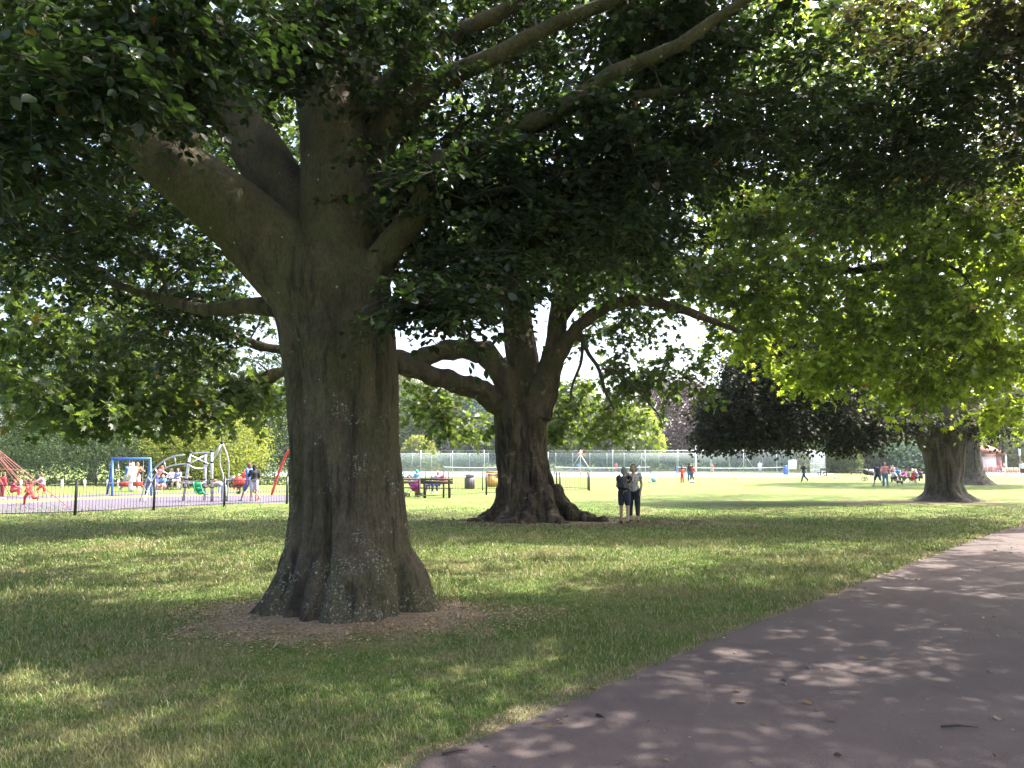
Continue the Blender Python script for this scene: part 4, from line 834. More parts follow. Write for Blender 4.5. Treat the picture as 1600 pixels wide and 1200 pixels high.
for i, (x, y, c, lab) in enumerate(grp):
    person(lab, G(x, y), 1.62, R(170 - 30 * i), ((.05, .03, .02), (.02, .015, .01), (.1, .05, .03))[i % 3], SKIN, c, (.04, .04, .07), (.1, .1, .1), 'floor', .8, 1, seat=.38 if i == 1 else .22, vox=.03, hat=(.7, .7, .66) if i in (4, 6) else None, group=None)
fc = empty('folding_chair', G(1404, 752), R(200), 'dark blue folding chair under the person in bright blue', 'chair')
m = MB(); m.box((0, 0, .34), (.5, .45, .04)); m.build('seat', smat(navy), fc); m = MB(); m.box((0, -.24, .62), (.5, .04, .5)); m.build('backrest', smat(navy), fc)
for sx in (-1, 1):
    for sy in (-1, 1): m = MB(); m.tube([[sx * .22, sy * .2, 0], [sx * .22, sy * .2, .33]], .018, 6); m.build('leg', galv, fc)
person('person in pink resting on the far bench behind the picnic group', GY(1395, 84), 1.6, R(120), (.3, .15, .08), SKIN, (.6, .3, .32), (.05, .05, .12), (.1, .1, .1), 'sit', .6, .9, seat=.48, vox=.05)
person('child in a red dress riding the small bicycle', G(1426, 757.5), 1.15, R(-80), (.5, .28, .12), SKIN, (.66, .03, .03), (.66, .03, .03), wh, 'ride', .4, .3, seat=.46, headk=1.2, vox=.03)
person('cyclist in red riding on the pale path near the kiosk', GY(1563.5, 110), 1.5, R(10), (.04, .03, .02), SKIN, (.65, .06, .05), (.2, .2, .22), (.1, .1, .1), 'ride', .6, .6, seat=.7, vox=.05)
person('person in white top standing left of the lamp post by the kiosk', GY(1569, 135), 1.65, R(90), (.04, .03, .02), SKIN, wh, (.03, .03, .05), (.05, .05, .05), 'stand', .5, 1, vox=.05)
person('person in white shirt and black shorts at the right edge of the picture', GY(1596.5, 84), 1.72, R(160), (.05, .03, .02), SKIN, (.72, .72, .76), (.02, .02, .025), (.05, .05, .05), 'stand', .5, .5, vox=.045)
person('person in purple standing in front of the kiosk wall', GY(1530.5, 108), 1.6, R(170), (.12, .08, .2), SKIN, (.24, .13, .42), (.2, .12, .35), (.1, .1, .1), 'stand', .9, 1, vox=.05)

# ------------------------------------------------------------------ bicycles and dog
def bike(loc, rz, s, label, frame):
    root = empty('bicycle', loc, rz, label, 'bicycle')
    for y in (-.36 * s, .36 * s):
        w_ = MB(); th = np.linspace(0, 2 * math.pi, 25); r = .2 * s; P = np.stack([0 * th, y + r * np.cos(th), r + .02 + r * np.sin(th)], 1); w_.tube(P, .022 * s, 6, False); wo = w_.build('wheel', white, root, True)
        sp = MB()
        for a in np.arange(8) * math.pi / 4: sp.tube([[0, y, r + .02], [0, y + r * math.cos(a), r + .02 + r * math.sin(a)]], .006, 4)
        sp.build('spokes', steel, wo)
    m = MB(); z = .22 * s
    for a, b in (((0, -.36 * s, z), (0, -.1 * s, .42 * s)), ((0, -.36 * s, z), (0, -.02 * s, z)), ((0, -.02 * s, z), (0, -.12 * s, .5 * s)), ((0, -.1 * s, .42 * s), (0, .26 * s, .46 * s)), ((0, -.02 * s, z), (0, .26 * s, .44 * s)), ((0, .36 * s, z), (0, .25 * s, .62 * s))): m.tube([a, b], .018 * s, 6)
    m.build('frame', frame, root)
    m = MB(); m.tube([[-.2 * s, .22 * s, .64 * s], [.2 * s, .22 * s, .64 * s]], .014 * s, 6); m.build('handlebar', darkrub, root); m = MB(); m.ball((0, -.13 * s, .52 * s), (.06 * s, .11 * s, .03 * s)); m.build('saddle', darkrub, root, True)
bike(G(1426, 757.5), R(-80), .85, 'small child\'s bicycle with white wheels ridden by the child in a red dress', redp)
bike(GY(1563.5, 110), R(10), 1.3, 'bicycle under the cyclist in red on the pale path', black)
m = MB(); dv = np.array
m.capsule((0, -.17, .27), (0, .15, .28), .085, .10); m.capsule((0, .15, .3), (0, .28, .37), .065, .055); m.ball((0, .32, .4), (.055, .075, .06)); m.capsule((0, .36, .385), (0, .43, .37), .035, .026)
for sx in (-.05, .05):
    m.capsule((sx, .14, .25), (sx, .15, .13), .045, .028); m.capsule((sx, .15, .13), (sx, .14, .02), .026, .024); m.capsule((sx, -.17, .26), (sx, -.12, .15), .055, .032); m.capsule((sx, -.12, .15), (sx, -.2, .1), .028, .022); m.capsule((sx, -.2, .1), (sx, -.17, .02), .022, .022); m.capsule((sx * .9, .31, .45), (sx * 1.3, .29, .37), .022, .028, 8)
m.capsule((0, -.24, .31), (0, -.36, .42), .022, .012, 8)
k = NT('patched_dog_coat'); k.col(k.ramp(k.noise(k.coord(), 5, 3), [(.45, (.10, .055, .035)), (.55, (.45, .38, .32))])); k.rough(.9)
dg = link('dog', m.remesh('dog', .022, 3), k.m, None, G(1406, 758.8)); dg.rotation_euler = (0, 0, R(80)); tag(dg, 'small brown and white dog standing in front of the picnic group', 'dog')
m = MB(); m.tube([[0, .22, .33], [.06, .22, .38], [0, .22, .44], [-.06, .22, .38], [0, .22, .33]], .012, 6); m.build('collar', redp, dg)

# ------------------------------------------------------------------ pram, stroller, bags, balls
def torus_wheel(y, z, r, x, root, m_=black, name='wheel', th_=.025):
    w_ = MB(); th = np.linspace(0, 2 * math.pi, 21); w_.tube(np.stack([np.full(21, x), y + r * np.cos(th), z + r * np.sin(th)], 1), th_, 6, False)
    for a in np.arange(6) * math.pi / 3: w_.tube([[x, y, z], [x, y + r * math.cos(a), z + r * math.sin(a)]], .008, 4)
    w_.build(name, m_, root, True)
pr = empty('pram', G(1358.5, 751.5), R(90), 'dark pram with big wheels parked left of the walking man in navy', 'pram')
m = MB(); m.capsule((0, -.3, .62), (0, .3, .72), .17, .2); link('carrycot', m.remesh('carrycot', .03, 3), darkrub, pr)
m = MB(); m.ball((0, .3, .82), (.24, .26, .24)); link('hood', m.remesh('hood', .03, 2), black, pr)
m = MB(); m.ball((0, -.2, .86), (.2, .25, .16)); m.build('blanket', smat((.62, .55, .62)), pr, True)
for x in (-.22, .22): torus_wheel(-.42, .26, .24, x, pr, white); torus_wheel(.42, .18, .16, x, pr, darkrub)
m = MB()
for x in (-.2, .2): m.tube([[x, -.42, .26], [x, .1, .5]], .016, 6); m.tube([[x, .42, .18], [x, -.1, .5]], .016, 6); m.tube([[x, -.3, .6], [x, -.75, 1.0]], .016, 6)
m.tube([[-.2, -.75, 1.0], [.2, -.75, 1.0]], .02, 6); m.build('chassis', steel, pr)
sr = empty('stroller', GY(646, 37.6), R(-60), 'grey-framed stroller parked at the left end of the bench carrying a pink bag', 'stroller')
m = MB(); m.capsule((0, .0, .5), (0, -.18, .9), .17, .16); link('seat', m.remesh('seat', .03, 3), darkrub, sr)
m = MB()
for x in (-.22, .22):
    m.tube([[x, .4, .08], [x, -.3, .95]], .017, 6); m.tube([[x, -.35, .08], [x, .1, .55]], .017, 6); m.tube([[x, -.3, .95], [x, -.5, 1.05]], .017, 6)
m.tube([[-.22, -.5, 1.05], [.22, -.5, 1.05]], .022, 6); m.build('frame', galv, sr)
for x in (-.22, .22): torus_wheel(-.35, .09, .075, x, sr); torus_wheel(.4, .09, .075, x, sr)
m = MB(); c = GY(649.5, 36.9); m.ball(c + [0, 0, .53], (.27, .18, .29)); m.ball(c + [.05, 0, .73], (.2, .15, .14)); o = link('bag', m.remesh('bag', .03, 4), smat((.62, .04, .42))); tag(o, 'bright pink bag hanging on the stroller beside the bench', 'bag')
m = MB(); c = GY(692.5, 38.4); m.ball(c + [0, 0, .78], (.18, .15, .25)); m.ball(c + [.02, -.1, .7], (.13, .1, .15)); o = link('backpack', m.remesh('backpack', .03, 3), smat((.5, .03, .06))); tag(o, 'dark red backpack standing on the bench beside the pink hat', 'backpack')
m = MB(); m.ball(G(1021.5, 753.5) + [0, 0, .22], .23, 18, 12); o = m.build('ball', smat((.22, .42, .75)), None, True); tag(o, 'pale blue beach ball on the sunny lawn right of the women', 'ball')
m = MB(); m.ball(G(1015, 754) + [0, 0, .07], (.17, .1, .08)); o = link('bag', m.remesh('bag', .03, 3), smat((.5, .5, .48))); tag(o, 'small pale bag lying on the lawn left of the blue ball', 'bag')
m = MB(); m.ball(G(1082, 754.5) + [0, 0, .1], (.26, .16, .12)); m.ball(G(1080, 754.5) + [0, 0, .1], (.16, .14, .1)); o = link('bag', m.remesh('bag', .03, 3), white); tag(o, 'white bag on the grass at the feet of the woman in jeans', 'bag')
m = MB(); m.ball(G(1305, 748) + [0, 0, .13], .13, 16, 10); o = m.build('ball', white, None, True); tag(o, 'white football lying on the open lawn left of the pram', 'ball')
m = MB(); m.tube([G(1151, 748.5) + [0, 0, .01], G(1151, 748.5) + [0, 0, .06], G(1151, 748.5) + [0, 0, .1]], [.3, .28, .2], 16); o = m.build('frisbee', orange, None, True); tag(o, 'orange disc lying on the lawn in front of the right-hand court', 'frisbee')

# ------------------------------------------------------------------ benches, bins, gate board
def bench(loc, rz, L, label, group=None):
    root = empty('park_bench', loc, rz, label, 'bench', group)
    m = MB()
    for y in (-.12, .03, .18): m.box((0, y, .45), (L, .12, .045))
    m.build('seat', brownw, root)
    m = MB(); m.box((0, -.26, .72), (L, .045, .14)); m.box((0, -.29, .86), (L, .045, .1)); m.build('backrest', brownw, root)
    for sx in (-1, 1):
        m = MB(); x = sx * (L / 2 - .18); m.box((x, -.2, .42), (.09, .1, .86), 0, (R(8), 'X')); m.box((x, .16, .22), (.09, .1, .42), 0, (R(-6), 'X')); m.box((x, 0, .41), (.09, .42, .06)); m.build('leg', brownw, root)
    return root
b0 = G(683, 778); bench((b0[0], b0[1], 0), R(0), 1.5, 'dark wooden bench seen from behind with people sitting on it')
b1 = G(640, 777); m_ = bench((b1[0] - .35, b1[1] - .1, 0), R(28), 1.9, 'dark wooden bench angled behind the stroller beside the big trunk')
def bin_(loc, r, h, label, mat):
    root = empty('litter_bin', loc, 0, label, 'litter bin')
    m = MB(); m.tube([[0, 0, 0], [0, 0, .05], [0, 0, h * .8]], [r * .92, r, r], 16); m.build('bin_body', mat, root, False)
    s_ = MB()
    for a in np.arange(18) * 2 * math.pi / 18: s_.box((r * 1.01 * math.cos(a), r * 1.01 * math.sin(a), h * .4), (.02, .07, h * .72), a)
    s_.build('slats', mat, root)
    m = MB(); m.tube([[0, 0, h * .8], [0, 0, h * .81], [0, 0, h * .95], [0, 0, h]], [r * .8, r * .85, r * .85, r * .75], 16); m.build('opening_band', black, root)
    m = MB(); m.tube([[0, 0, h * .95], [0, 0, h * 1.0], [0, 0, h * 1.04]], [r * 1.05, r * 1.05, r * .7], 16); m.build('lid', mat, root)
bin_(G(734, 764), .30, .86, 'grey slatted litter bin behind the railing right of the bench', pm('grey_brown_bin', (.10, .085, .09), .5))
bin_(G(1533, 738.5), .42, 1.05, 'dark litter bin beside the pale path to the right of the big trunks', pm('dark_bin', (.03, .03, .035), .5))
c = G(770, 762.5); gt = empty('play_panel', c, 0, 'orange framed play panel standing left of the plane tree trunk', 'play panel')
W_, H_ = .78, .98
m = MB()
for sx in (-1, 1): m.box((sx * W_ / 2, 0, H_ / 2), (.09, .08, H_))
m.box((0, 0, H_ + .02), (W_ + .09, .08, .12)); m.build('frame', orange, gt)
m = MB(); m.box((0, .02, .42), (W_ - .1, .03, .72)); m.build('board', pm('amber_board', (.75, .42, .12), .5), gt)
m = MB(); m.box((0, .02, .84), (W_ - .1, .028, .1)); m.build('pale_band', pm('pale_pink_board', (.6, .5, .45), .5), gt)
m = MB(); m.box((W_ / 2 + .09, .05, .5), (.07, .12, 1.0)); m.build('post', black, gt)

# ------------------------------------------------------------------ playground equipment
def pgm(px, py, Y): return at(px, py, Y)
sw = empty('swing_set', GY(206, 38.5), 0, 'blue steel swing set with two swings behind the black railing', 'swing set'); o0 = GY(206, 38.5)
L3 = lambda px, py, Y: at(px, py, Y) - o0
m = MB(); m.tube([L3(175, 717, 38.5), L3(236, 717, 38.5)], .07, 10); m.build('top_bar', bluep, sw)
for x in (176, 235):
    for xx, Y in ((x + 2 if x < 200 else x + 4, 37.7), (x - 6 if x < 200 else x - 5, 39.6)):
        g0 = GY(xx, Y) - o0; m = MB(); m.tube([L3(x, 717, 38.5), g0], .055, 8); m.build('frame_leg', bluep, sw)
for xc in (194.5, 216.5):
    a, b = L3(xc - 10, 718, 38.5), L3(xc + 8, 718, 38.5); c = L3(xc, 752, 38.5) + [0, 0, -.35]; c[2] = .48
    m = MB(); m.box(c, (.46, .2, .05)); m.box(c + [0, -.1, .1], (.46, .03, .2)); s_ = m.build('swing_seat', redp, sw)
    for q, e in ((a, c + [-.2, 0, 0]), (b, c + [.2, 0, 0])):
        m = MB(); m.tube([q, e], .014, 5); m.build('chain', galv, s_)
# climbing frame
cf = empty('climbing_frame', GY(312, 33), 0, 'grey steel climbing frame with arched ladder, crossed ropes and tall spire', 'climbing frame'); o1 = GY(312, 33)
Q = lambda px, py, Y=33: at(px, py, Y) - o1
def postn(a, b, nm='post'):
    m = MB(); m.tube([a, b], .058, 10); p = m.build(nm, steel, cf, True); d = b - a
    for t in (.28, .44, .78, 1.0):
        m = MB(); e = a + d * t; m.tube([e - d * .012, e + d * .012], .085, 10); m.build('clamp', darkrub, p)
gp = lambda px, Y: GY(px, Y) - o1
postn(gp(289, 33), Q(297, 706, 33)); postn(gp(322, 33.6), Q(321, 708, 33.6)); postn(gp(333.5, 32.6), Q(331, 705, 32.6))
def rod(pts, r=.03, nm='bar', n=14, mat=steel):
    P, rr = smooth_limb(np.array(pts), np.full(len(pts), r), n) if len(pts) > 2 else (np.array(pts), np.full(len(pts), r)); m = MB(); m.tube(P, rr, 8); return m.build(nm, mat, cf, True)
rod([Q(297, 708), Q(331, 707, 32.6)]); rod([Q(297, 711), Q(321, 723, 33.6)]); rod([Q(321, 711, 33.6), Q(296, 725)]); rod([Q(295, 726), Q(304, 731.5), Q(321, 731, 33.6), Q(324, 724, 33.4)]); rod([Q(321, 727, 33.6), Q(331, 722, 32.6)])
top_ = [Q(296, 711.5), Q(277, 712), Q(258, 719), Q(242, 732), Q(230, 748), gp(222, 33)]; bot_ = [Q(296, 725.5), Q(281, 725.5), Q(264, 729), Q(250, 738), Q(238, 751), gp(228, 32.4)]
rod(top_, .03, 'arched_rail', 22); rod(bot_, .03, 'arched_rail', 22)
tp, _ = smooth_limb(np.array(top_), np.full(6, .03), 40); bt, _ = smooth_limb(np.array(bot_), np.full(6, .03), 40)
for i in (8, 14, 20, 26, 32): rod([tp[i], bt[i]], .022, 'rung')
rod([Q(333, 720, 32.6), Q(346.5, 694, 32.8)], .035, 'spire_arm'); rod([Q(336, 708, 32.6), Q(347, 692, 32.8)], .03, 'spire_arm')
m = MB(); m.ball(Q(347, 691.5, 32.8), .075); m.build('cap', darkrub, cf, True)
rod([Q(347, 693, 32.8), Q(343.8, 712, 32.8), Q(344.2, 728, 32.8), Q(349, 746, 32.8), gp(350, 32.6)], .03, 'curved_bar', 18); rod([Q(347.5, 693, 32.8), Q(354, 708, 32.8), Q(357.3, 725, 32.8), Q(357.3, 745, 32.8), gp(357, 33)], .03, 'curved_bar', 18)
rod([Q(350, 749, 32.4), Q(358, 750, 32.3), Q(365, 746.5, 32.3), Q(366, 743.5, 32.5), Q(359, 746, 32.8)], .03, 'hoop', 14)
rod([Q(290, 752), Q(297, 755, 32.6), Q(302, 755, 32.4)]); rod([Q(315, 755, 32.4), Q(320, 753, 33), Q(322, 750, 33.6)])
m = MB(); pts = [(302, 753.5), (303, 761), (305, 768), (309, 772), (315, 772.5)]
for i in range(4):
    a, b = Q(*pts[i], 32.3), Q(*pts[i + 1], 32.3); wv = np.array([.30, 0, 0]); th_ = np.array([0, .05, 0])
    m.add(np.array([a, a + wv, b + wv, b, a + th_, a + wv + th_, b + wv + th_, b + th_]), [[0, 1, 2, 3], [7, 6, 5, 4], [0, 3, 7, 4], [1, 5, 6, 2], [0, 4, 5, 1], [3, 2, 6, 7]])
for dx in (0, .3): m.tube([Q(*p, 32.25) + [dx, 0, 0] for p in pts], .03, 6)
m.build('bucket_seat', greenp, cf)
# red rope net on the left
rn = empty('rope_net', GY(-35, 31.5), 0, 'red rope climbing net pyramid at the left end of the playground', 'climbing net'); o2 = GY(-35, 31.5); ap = at(-35, 676, 31.5) - o2
m = MB(); m.tube([[0, 0, 0], ap], .07, 10); m.build('mast', galv, rn)
anch = [gp2 - o2 for gp2 in (G(112, 797), GY(64, 33.5), GY(20, 37), GY(-110, 37), GY(-190, 31), GY(-120, 27), GY(-15, 26.5))]
for i, a in enumerate(anch):
    m = MB(); m.tube([ap, a], .015, 6); m.build('stay_rope', redrope, rn)
m = MB()
for i in range(len(anch)):
    a, b = anch[i], anch[(i + 1) % len(anch)]
    for t in (.2, .36, .52, .68, .84):
        p, q = ap + (a - ap) * t, ap + (b - ap) * t; m.tube([p, q], .008, 5)
    for f in (.33, .67):
        e = a + (b - a) * f; m.tube([ap + (e - ap) * .2, ap + (e - ap) * .84], .011, 5)
m.build('netting', redrope, rn)
rp_ = empty('bent_pole_swing', GY(425, 39), 0, 'red bent-pole swing frame just left of the big trunk', 'swing'); o3 = GY(425, 39)
for dx, dy, nm in ((0, 0, 'pole'), (0, 3.2, 'pole')):
    P, rr = smooth_limb(np.array([GY(426, 39), at(436, 738, 39), at(448, 709, 39), at(453, 703.5, 39), at(462, 702.5, 39), at(490, 703, 39)]) - o3 + [dx, dy, 0], np.full(6, .065), 18); m = MB(); m.tube(P, rr, 8); m.build(nm, redp, rp_, True)
m = MB(); e = at(490, 703, 39) - o3; m.tube([e, e + [0, 3.2, 0]], .065, 8); m.build('top_bar', redp, rp_)
# spring seat
sp_ = empty('spring_seat', G(373, 772.5), 0, 'red spring seat carrying a child behind the railing', 'spring seat')
m = MB(); m.box((0, 0, .38), (.9, .3, .06)); m.build('platform', black, sp_); m = MB(); m.box((0, .12, .6), (.7, .06, .42)); m.build('backrest', redp, sp_)
th = np.linspace(0, 10 * math.pi, 60); m = MB(); m.tube(np.stack([.1 * np.cos(th), .1 * np.sin(th), .35 * np.linspace(0, 1, 60)], 1), .018, 6); m.build('spring', black, sp_)
# picnic tables
def picnic(loc, rz, label, mat=greyw):
    root = empty('picnic_table', loc, rz, label, 'picnic table')
    m = MB()
    for y in (-.3, -.1, .1, .3): m.box((0, y, .74), (1.8, .18, .045))
    m.build('tabletop', mat, root)
    for sy in (-1, 1): m = MB(); m.box((0, sy * .7, .44), (1.8, .25, .045)); m.build('seat', mat, root)
    for sx in (-.65, .65):
        m = MB(); m.tube([[sx, -.65, 0], [sx, -.2, .72]], .045, 6); m.tube([[sx, .65, 0], [sx, .2, .72]], .045, 6); m.tube([[sx, -.8, .4], [sx, .8, .4]], .04, 6); m.build('leg', mat, root)
picnic(GY(274, 47.2), 0, 'wooden picnic table with people behind the arched ladder')
picnic(GY(1341, 100), R(10), 'grey wooden picnic table left of the picnic group on the far grass')
bench(GY(1366, 92), R(180), 1.9, 'long dark bench at the back of the lawn behind the pram')
bench(GY(1397, 85), R(175), 2.2, 'dark bench on the far grass where the person in pink rests')
bench(GY(1284, 92), R(100), 1.6, 'dark bench at the right end of the tennis court fence')
# notice board by the court
nb = empty('notice_board', GY(1238, 99), R(2), 'white notice board with a green header at the corner of the court fence', 'notice board')
m = MB(); m.box((0, 0, 1.3), (1.05, .05, 1.1)); m.build('board', white, nb); m = MB(); m.box((0, -.005, 1.93), (.95, .05, .16)); m.build('header', pm('green_header', (.03, .30, .16), .5), nb)
m = MB()
for i, wd in enumerate((.6, .72, .5)): m.box((0, -.03, 1.55 - i * .16), (wd, .012, .045))
m.build('print', pm('pinkish_print', (.5, .34, .4), .6), nb)
for sx in (-.48, .48): m = MB(); m.tube([[sx, .05, 0], [sx, .05, 1.9]], .035, 8); m.build('post', redp if sx > 0 else galv, nb)
# tall lamp / flood post and small far posts
lp = empty('floodlight_post', GY(1087.5, 95), 0, 'pale floodlight post behind the left tip of the drooping beech', 'lamp post')
m = MB(); m.tube([[0, 0, 0], [0, 0, 5.2]], .07, 8); m.build('pole', white, lp); m = MB(); m.box((-.1, 0, 5.25), (.7, .25, .16)); m.build('lamp_head', white, lp)
lp2 = empty('lamp_post', GY(1594, 105), 0, 'slim green-brown post beside the path at the right edge', 'lamp post')
m = MB(); m.tube([[0, 0, 0], [0, 0, 2.6]], .07, 8); m.build('pole', pm('olive_post', (.16, .15, .08), .7), lp2); m = MB(); m.tube([[0, 0, 2.55], [0, 0, 3.5]], .12, 8); m.build('lamp_head', white, lp2)
# kiosk
KX, KY = GY(1541, 128)[0], 128.0
ks = empty('kiosk', (KX, KY, 0), R(-12), 'small brick kiosk with a hipped red tile roof at the far end of the path', 'kiosk')
brick = pm('brick', (.22, .10, .075), .85, .3, 6); m = MB(); m.box((0, 0, 1.5), (3.6, 3.2, 3.0)); m.build('wall', brick, ks)
k = NT('red_roof_tiles'); wv = k.n('ShaderNodeTexWave'); wv.bands_direction = 'Z'; wv.inputs['Scale'].default_value = 5; k.l(k.coord(), wv.inputs[0]); k.col(k.mix(k.noise(k.coord(), 3, 4), k.ramp(wv.outputs[0], [(.2, (.16, .055, .035)), (.8, (.32, .12, .075))]), (.2, .1, .07))); k.rough(.85)
m = MB(); a = np.array([[-2.5, -2.3, 2.95], [2.5, -2.3, 2.95], [2.5, 2.3, 2.95], [-2.5, 2.3, 2.95], [-.5, 0, 4.5], [.5, 0, 4.5]]); m.add(a, [[0, 1, 5, 4], [2, 3, 4, 5], [3, 2, 1, 0]], [[1, 2, 5], [3, 0, 4]]); m.build('roof', k.m, ks)
m = MB(); m.box((-.25, -1.62, 1.75), (2.3, .08, 1.6)); sh = m.build('shutter', white, ks)
m = MB()
for i in range(7): m.box((-.25, -1.665, 1.1 + i * .21), (2.25, .02, .03))
m.build('shutter_slats', galv, sh)
m = MB(); m.box((-.25, -1.72, .88), (2.6, .25, .08)); m.build('counter', white, ks); m = MB(); m.box((1.4, -1.62, 1.35), (.6, .06, 2.4)); m.build('door', pm('pink_door', (.4, .2, .18), .7), ks)
m = MB(); m.tube([[2.2, -2.0, 0], [2.2, -2.0, 2.95]], .12, 8); m.build('porch_post', white, ks)
railing('picket_fence', [tuple(GY(x, 112)[:2]) for x in (1522, 1532, 1542, 1552, 1562)], 1.15, 'pinkish picket fence in front of the kiosk', gap=.22, bar=.05, mat=pm('pink_pickets', (.5, .32, .30), .8), post=.06)
for x, lab in ((1577, 'pale wooden planter beyond the cyclist beside the path'),):
    m = MB(); c = GY(x, 118)
    for i in range(8): m.box(c + [(i - 3.5) * .36, 0, .42], (.3, .5, .84 - .1 * (i % 2)))
    m.box(c + [0, .05, .3], (2.9, .42, .5)); tag(m.build('planter', pm('pale_timber', (.42, .32, .2), .8), None), lab, 'planter')
# wooden play hut seen through the fence
ht = empty('shelter', GY(904, 140), 0, 'small wooden shelter with an orange pitched roof behind the tennis fence', 'shelter')
m = MB(); m.add(np.array([[-1.6, -1, 2.2], [1.6, -1, 2.2], [1.6, 1, 2.2], [-1.6, 1, 2.2], [.9, -1, 3.9], [.9, 1, 3.9]]), [[0, 3, 5, 4], [1, 4, 5, 2], [0, 1, 2, 3]], [[0, 4, 1], [3, 2, 5]]); m.build('roof', pm('orange_timber', (.42, .2, .09), .8), ht)
for sx in (-1.3, 1.3): m = MB(); m.box((sx, 0, 1.1), (.2, 1.6, 2.2)); m.build('side_wall', pm('brown_timber', (.16, .085, .05), .8), ht)

# ------------------------------------------------------------------ background trees
def bgm(name, c, tr):
    m_ = leaf_mat(name, c, tr, .35, None, 0, .35, .65); m_.node_tree.nodes['Principled BSDF'].inputs['Specular IOR Level'].default_value = .15; return m_
BG = {'dark': bgm('hedge_leaf', (.024, .045, .02), (.05, .09, .02)), 'green': bgm('green_leaf', (.05, .09, .025), (.12, .2, .03)), 'gold': bgm('golden_leaf', (.16, .20, .035), (.34, .40, .06)), 'lime': bgm('lime_leaf', (.17, .24, .02), (.42, .52, .03)),
      'blue': bgm('blue_conifer_leaf', (.06, .085, .07), (.06, .09, .06)), 'olive': bgm('olive_leaf', (.12, .115, .06), (.16, .16, .06)), 'copper': bgm('purple_leaf', (.032, .018, .024), (.06, .02, .03)), 'bluegreen': bgm('laurel_leaf', (.03, .075, .05), (.05, .10, .05)), 'pale': bgm('pale_green_leaf', (.11, .16, .05), (.24, .32, .06))}
def bg_tree(name, label, cat, px, Y, H, Wd, col, n=3800, shape='round', base=.15, trunk=.3, leaf=None, group=None, depth=None):
    q = np.random.default_rng(abs(int(px * 7 + Y))); c = GY(px, Y); root = empty(name, c, 0, label, cat, group); leaf = leaf or Y * .0042
    z0, z1 = H * base, H; D = depth or Wd
    nc = max(14, n // 60); t = q.uniform(0, 1, nc) ** (.8 if shape == 'cone' else 1)
    prof = {'round': np.sqrt(np.clip(1 - (2 * t - 1) ** 2, .02, 1)), 'cone': (1 - t) * .95 + .08, 'hedge': np.ones(nc), 'dome': np.sqrt(np.clip(1 - t ** 2, .02, 1))}[shape]
    a = q.uniform(0, 6.283, nc); rr = q.uniform(.45, 1, nc) ** .6 * prof
    if shape == 'hedge': C = np.stack([q.uniform(-Wd / 2, Wd / 2, nc), q.uniform(-D / 2, D / 2, nc), z0 + (z1 - z0) * t * .92], 1)
    else: C = np.stack([Wd / 2 * rr * np.cos(a), D / 2 * rr * np.sin(a), z0 + (z1 - z0) * t], 1)
    m = n // nc; s_ = (max(min(Wd, 8 * leaf * 4), 1) * .10 if shape != 'hedge' else (H * .14))
    s_ = min(max(Wd, 2) * .085 + .2, 1.3)
    P = np.repeat(C, m, 0) + q.normal(0, 1, (nc * m, 3)) * s_ * np.array([1, 1, .62]); P[:, 2] = np.maximum(P[:, 2], .05)
    out = nrm(P - np.array([0, 0, (z0 + z1) / 2])); nn_ = nrm(out * .6 + q.normal(0, .5, P.shape) + [0, 0, .6])
    d = q.normal(0, 1, P.shape); d[:, 2] -= .5
    if trunk:
        tb = MB(); P0 = np.array([[0, 0, -.1], [0, 0, .3], [q.normal(0, .1), 0, H * .35], [q.normal(0, .3), 0, H * .75]]); Pp, r_ = smooth_limb(P0, np.array([trunk * 1.4, trunk, trunk * .8, trunk * .2])); tb.tube(Pp, r_, 10)
        for i in range(6):
            cc = C[q.integers(nc)]; b = Pp[6 + i % 5]; tb.tube([b, (b + cc) / 2 + [0, 0, -.1], cc], [trunk * .35, trunk * .2, .03], 6)
        tb.build('trunk', DBARK, root, True)
    link('crown', leaf_mesh('crown', P, d, nn_, leaf * q.uniform(.7, 1.4, len(P)), 'far'), BG[col], root)
    return root
# behind the playground
bg_tree('hedge', 'long dark hedge running behind the swings and the rope net', 'hedge', 70, 56, 3.6, 26, 'dark', 22000, 'hedge', .02, 0, .16, None, 2.2)
bg_tree('hedge', 'dark hedge behind the climbing frame, right of the swings', 'hedge', 330, 57, 2.8, 9, 'dark', 9000, 'hedge', .02, 0, .16, None, 2.0)
for px, Y, H, W_, c, lab in ((-120, 66, 13, 12, 'dark', 'dark tree at the far left beyond the rope net'), (20, 64, 12, 10, 'green', 'green tree behind the long hedge, above the runner'), (145, 66, 13, 11, 'dark', 'dark tree whose pale trunk shows behind the left swing'), (250, 70, 12, 10, 'green', 'green tree rising behind the arched ladder'), (455, 78, 13, 10, 'dark', 'dark tree behind the red bent pole, left of the big trunk'), (540, 84, 14, 12, 'dark', 'dark tree directly behind the big beech trunk')):
    bg_tree('broadleaf_tree', lab, 'tree', px, Y, H, W_, c, 12000, 'round', .12, .35, .24, 'trees behind the playground')
bg_tree('golden_shrub', 'tall golden green shrub behind the climbing spire', 'shrub', 350, 53, 5.0, 5.4, 'gold', 11000, 'round', .12, .12, .13)
bg_tree('golden_shrub', 'golden green shrub above the arched ladder', 'shrub', 285, 54, 4.4, 4.6, 'gold', 8000, 'round', .25, .12, .13)
bg_tree('conifer', 'grey brown conifer behind the golden shrub', 'conifer', 388, 66, 6.6, 2.6, 'olive', 2200, 'cone', .03, .15, .22)
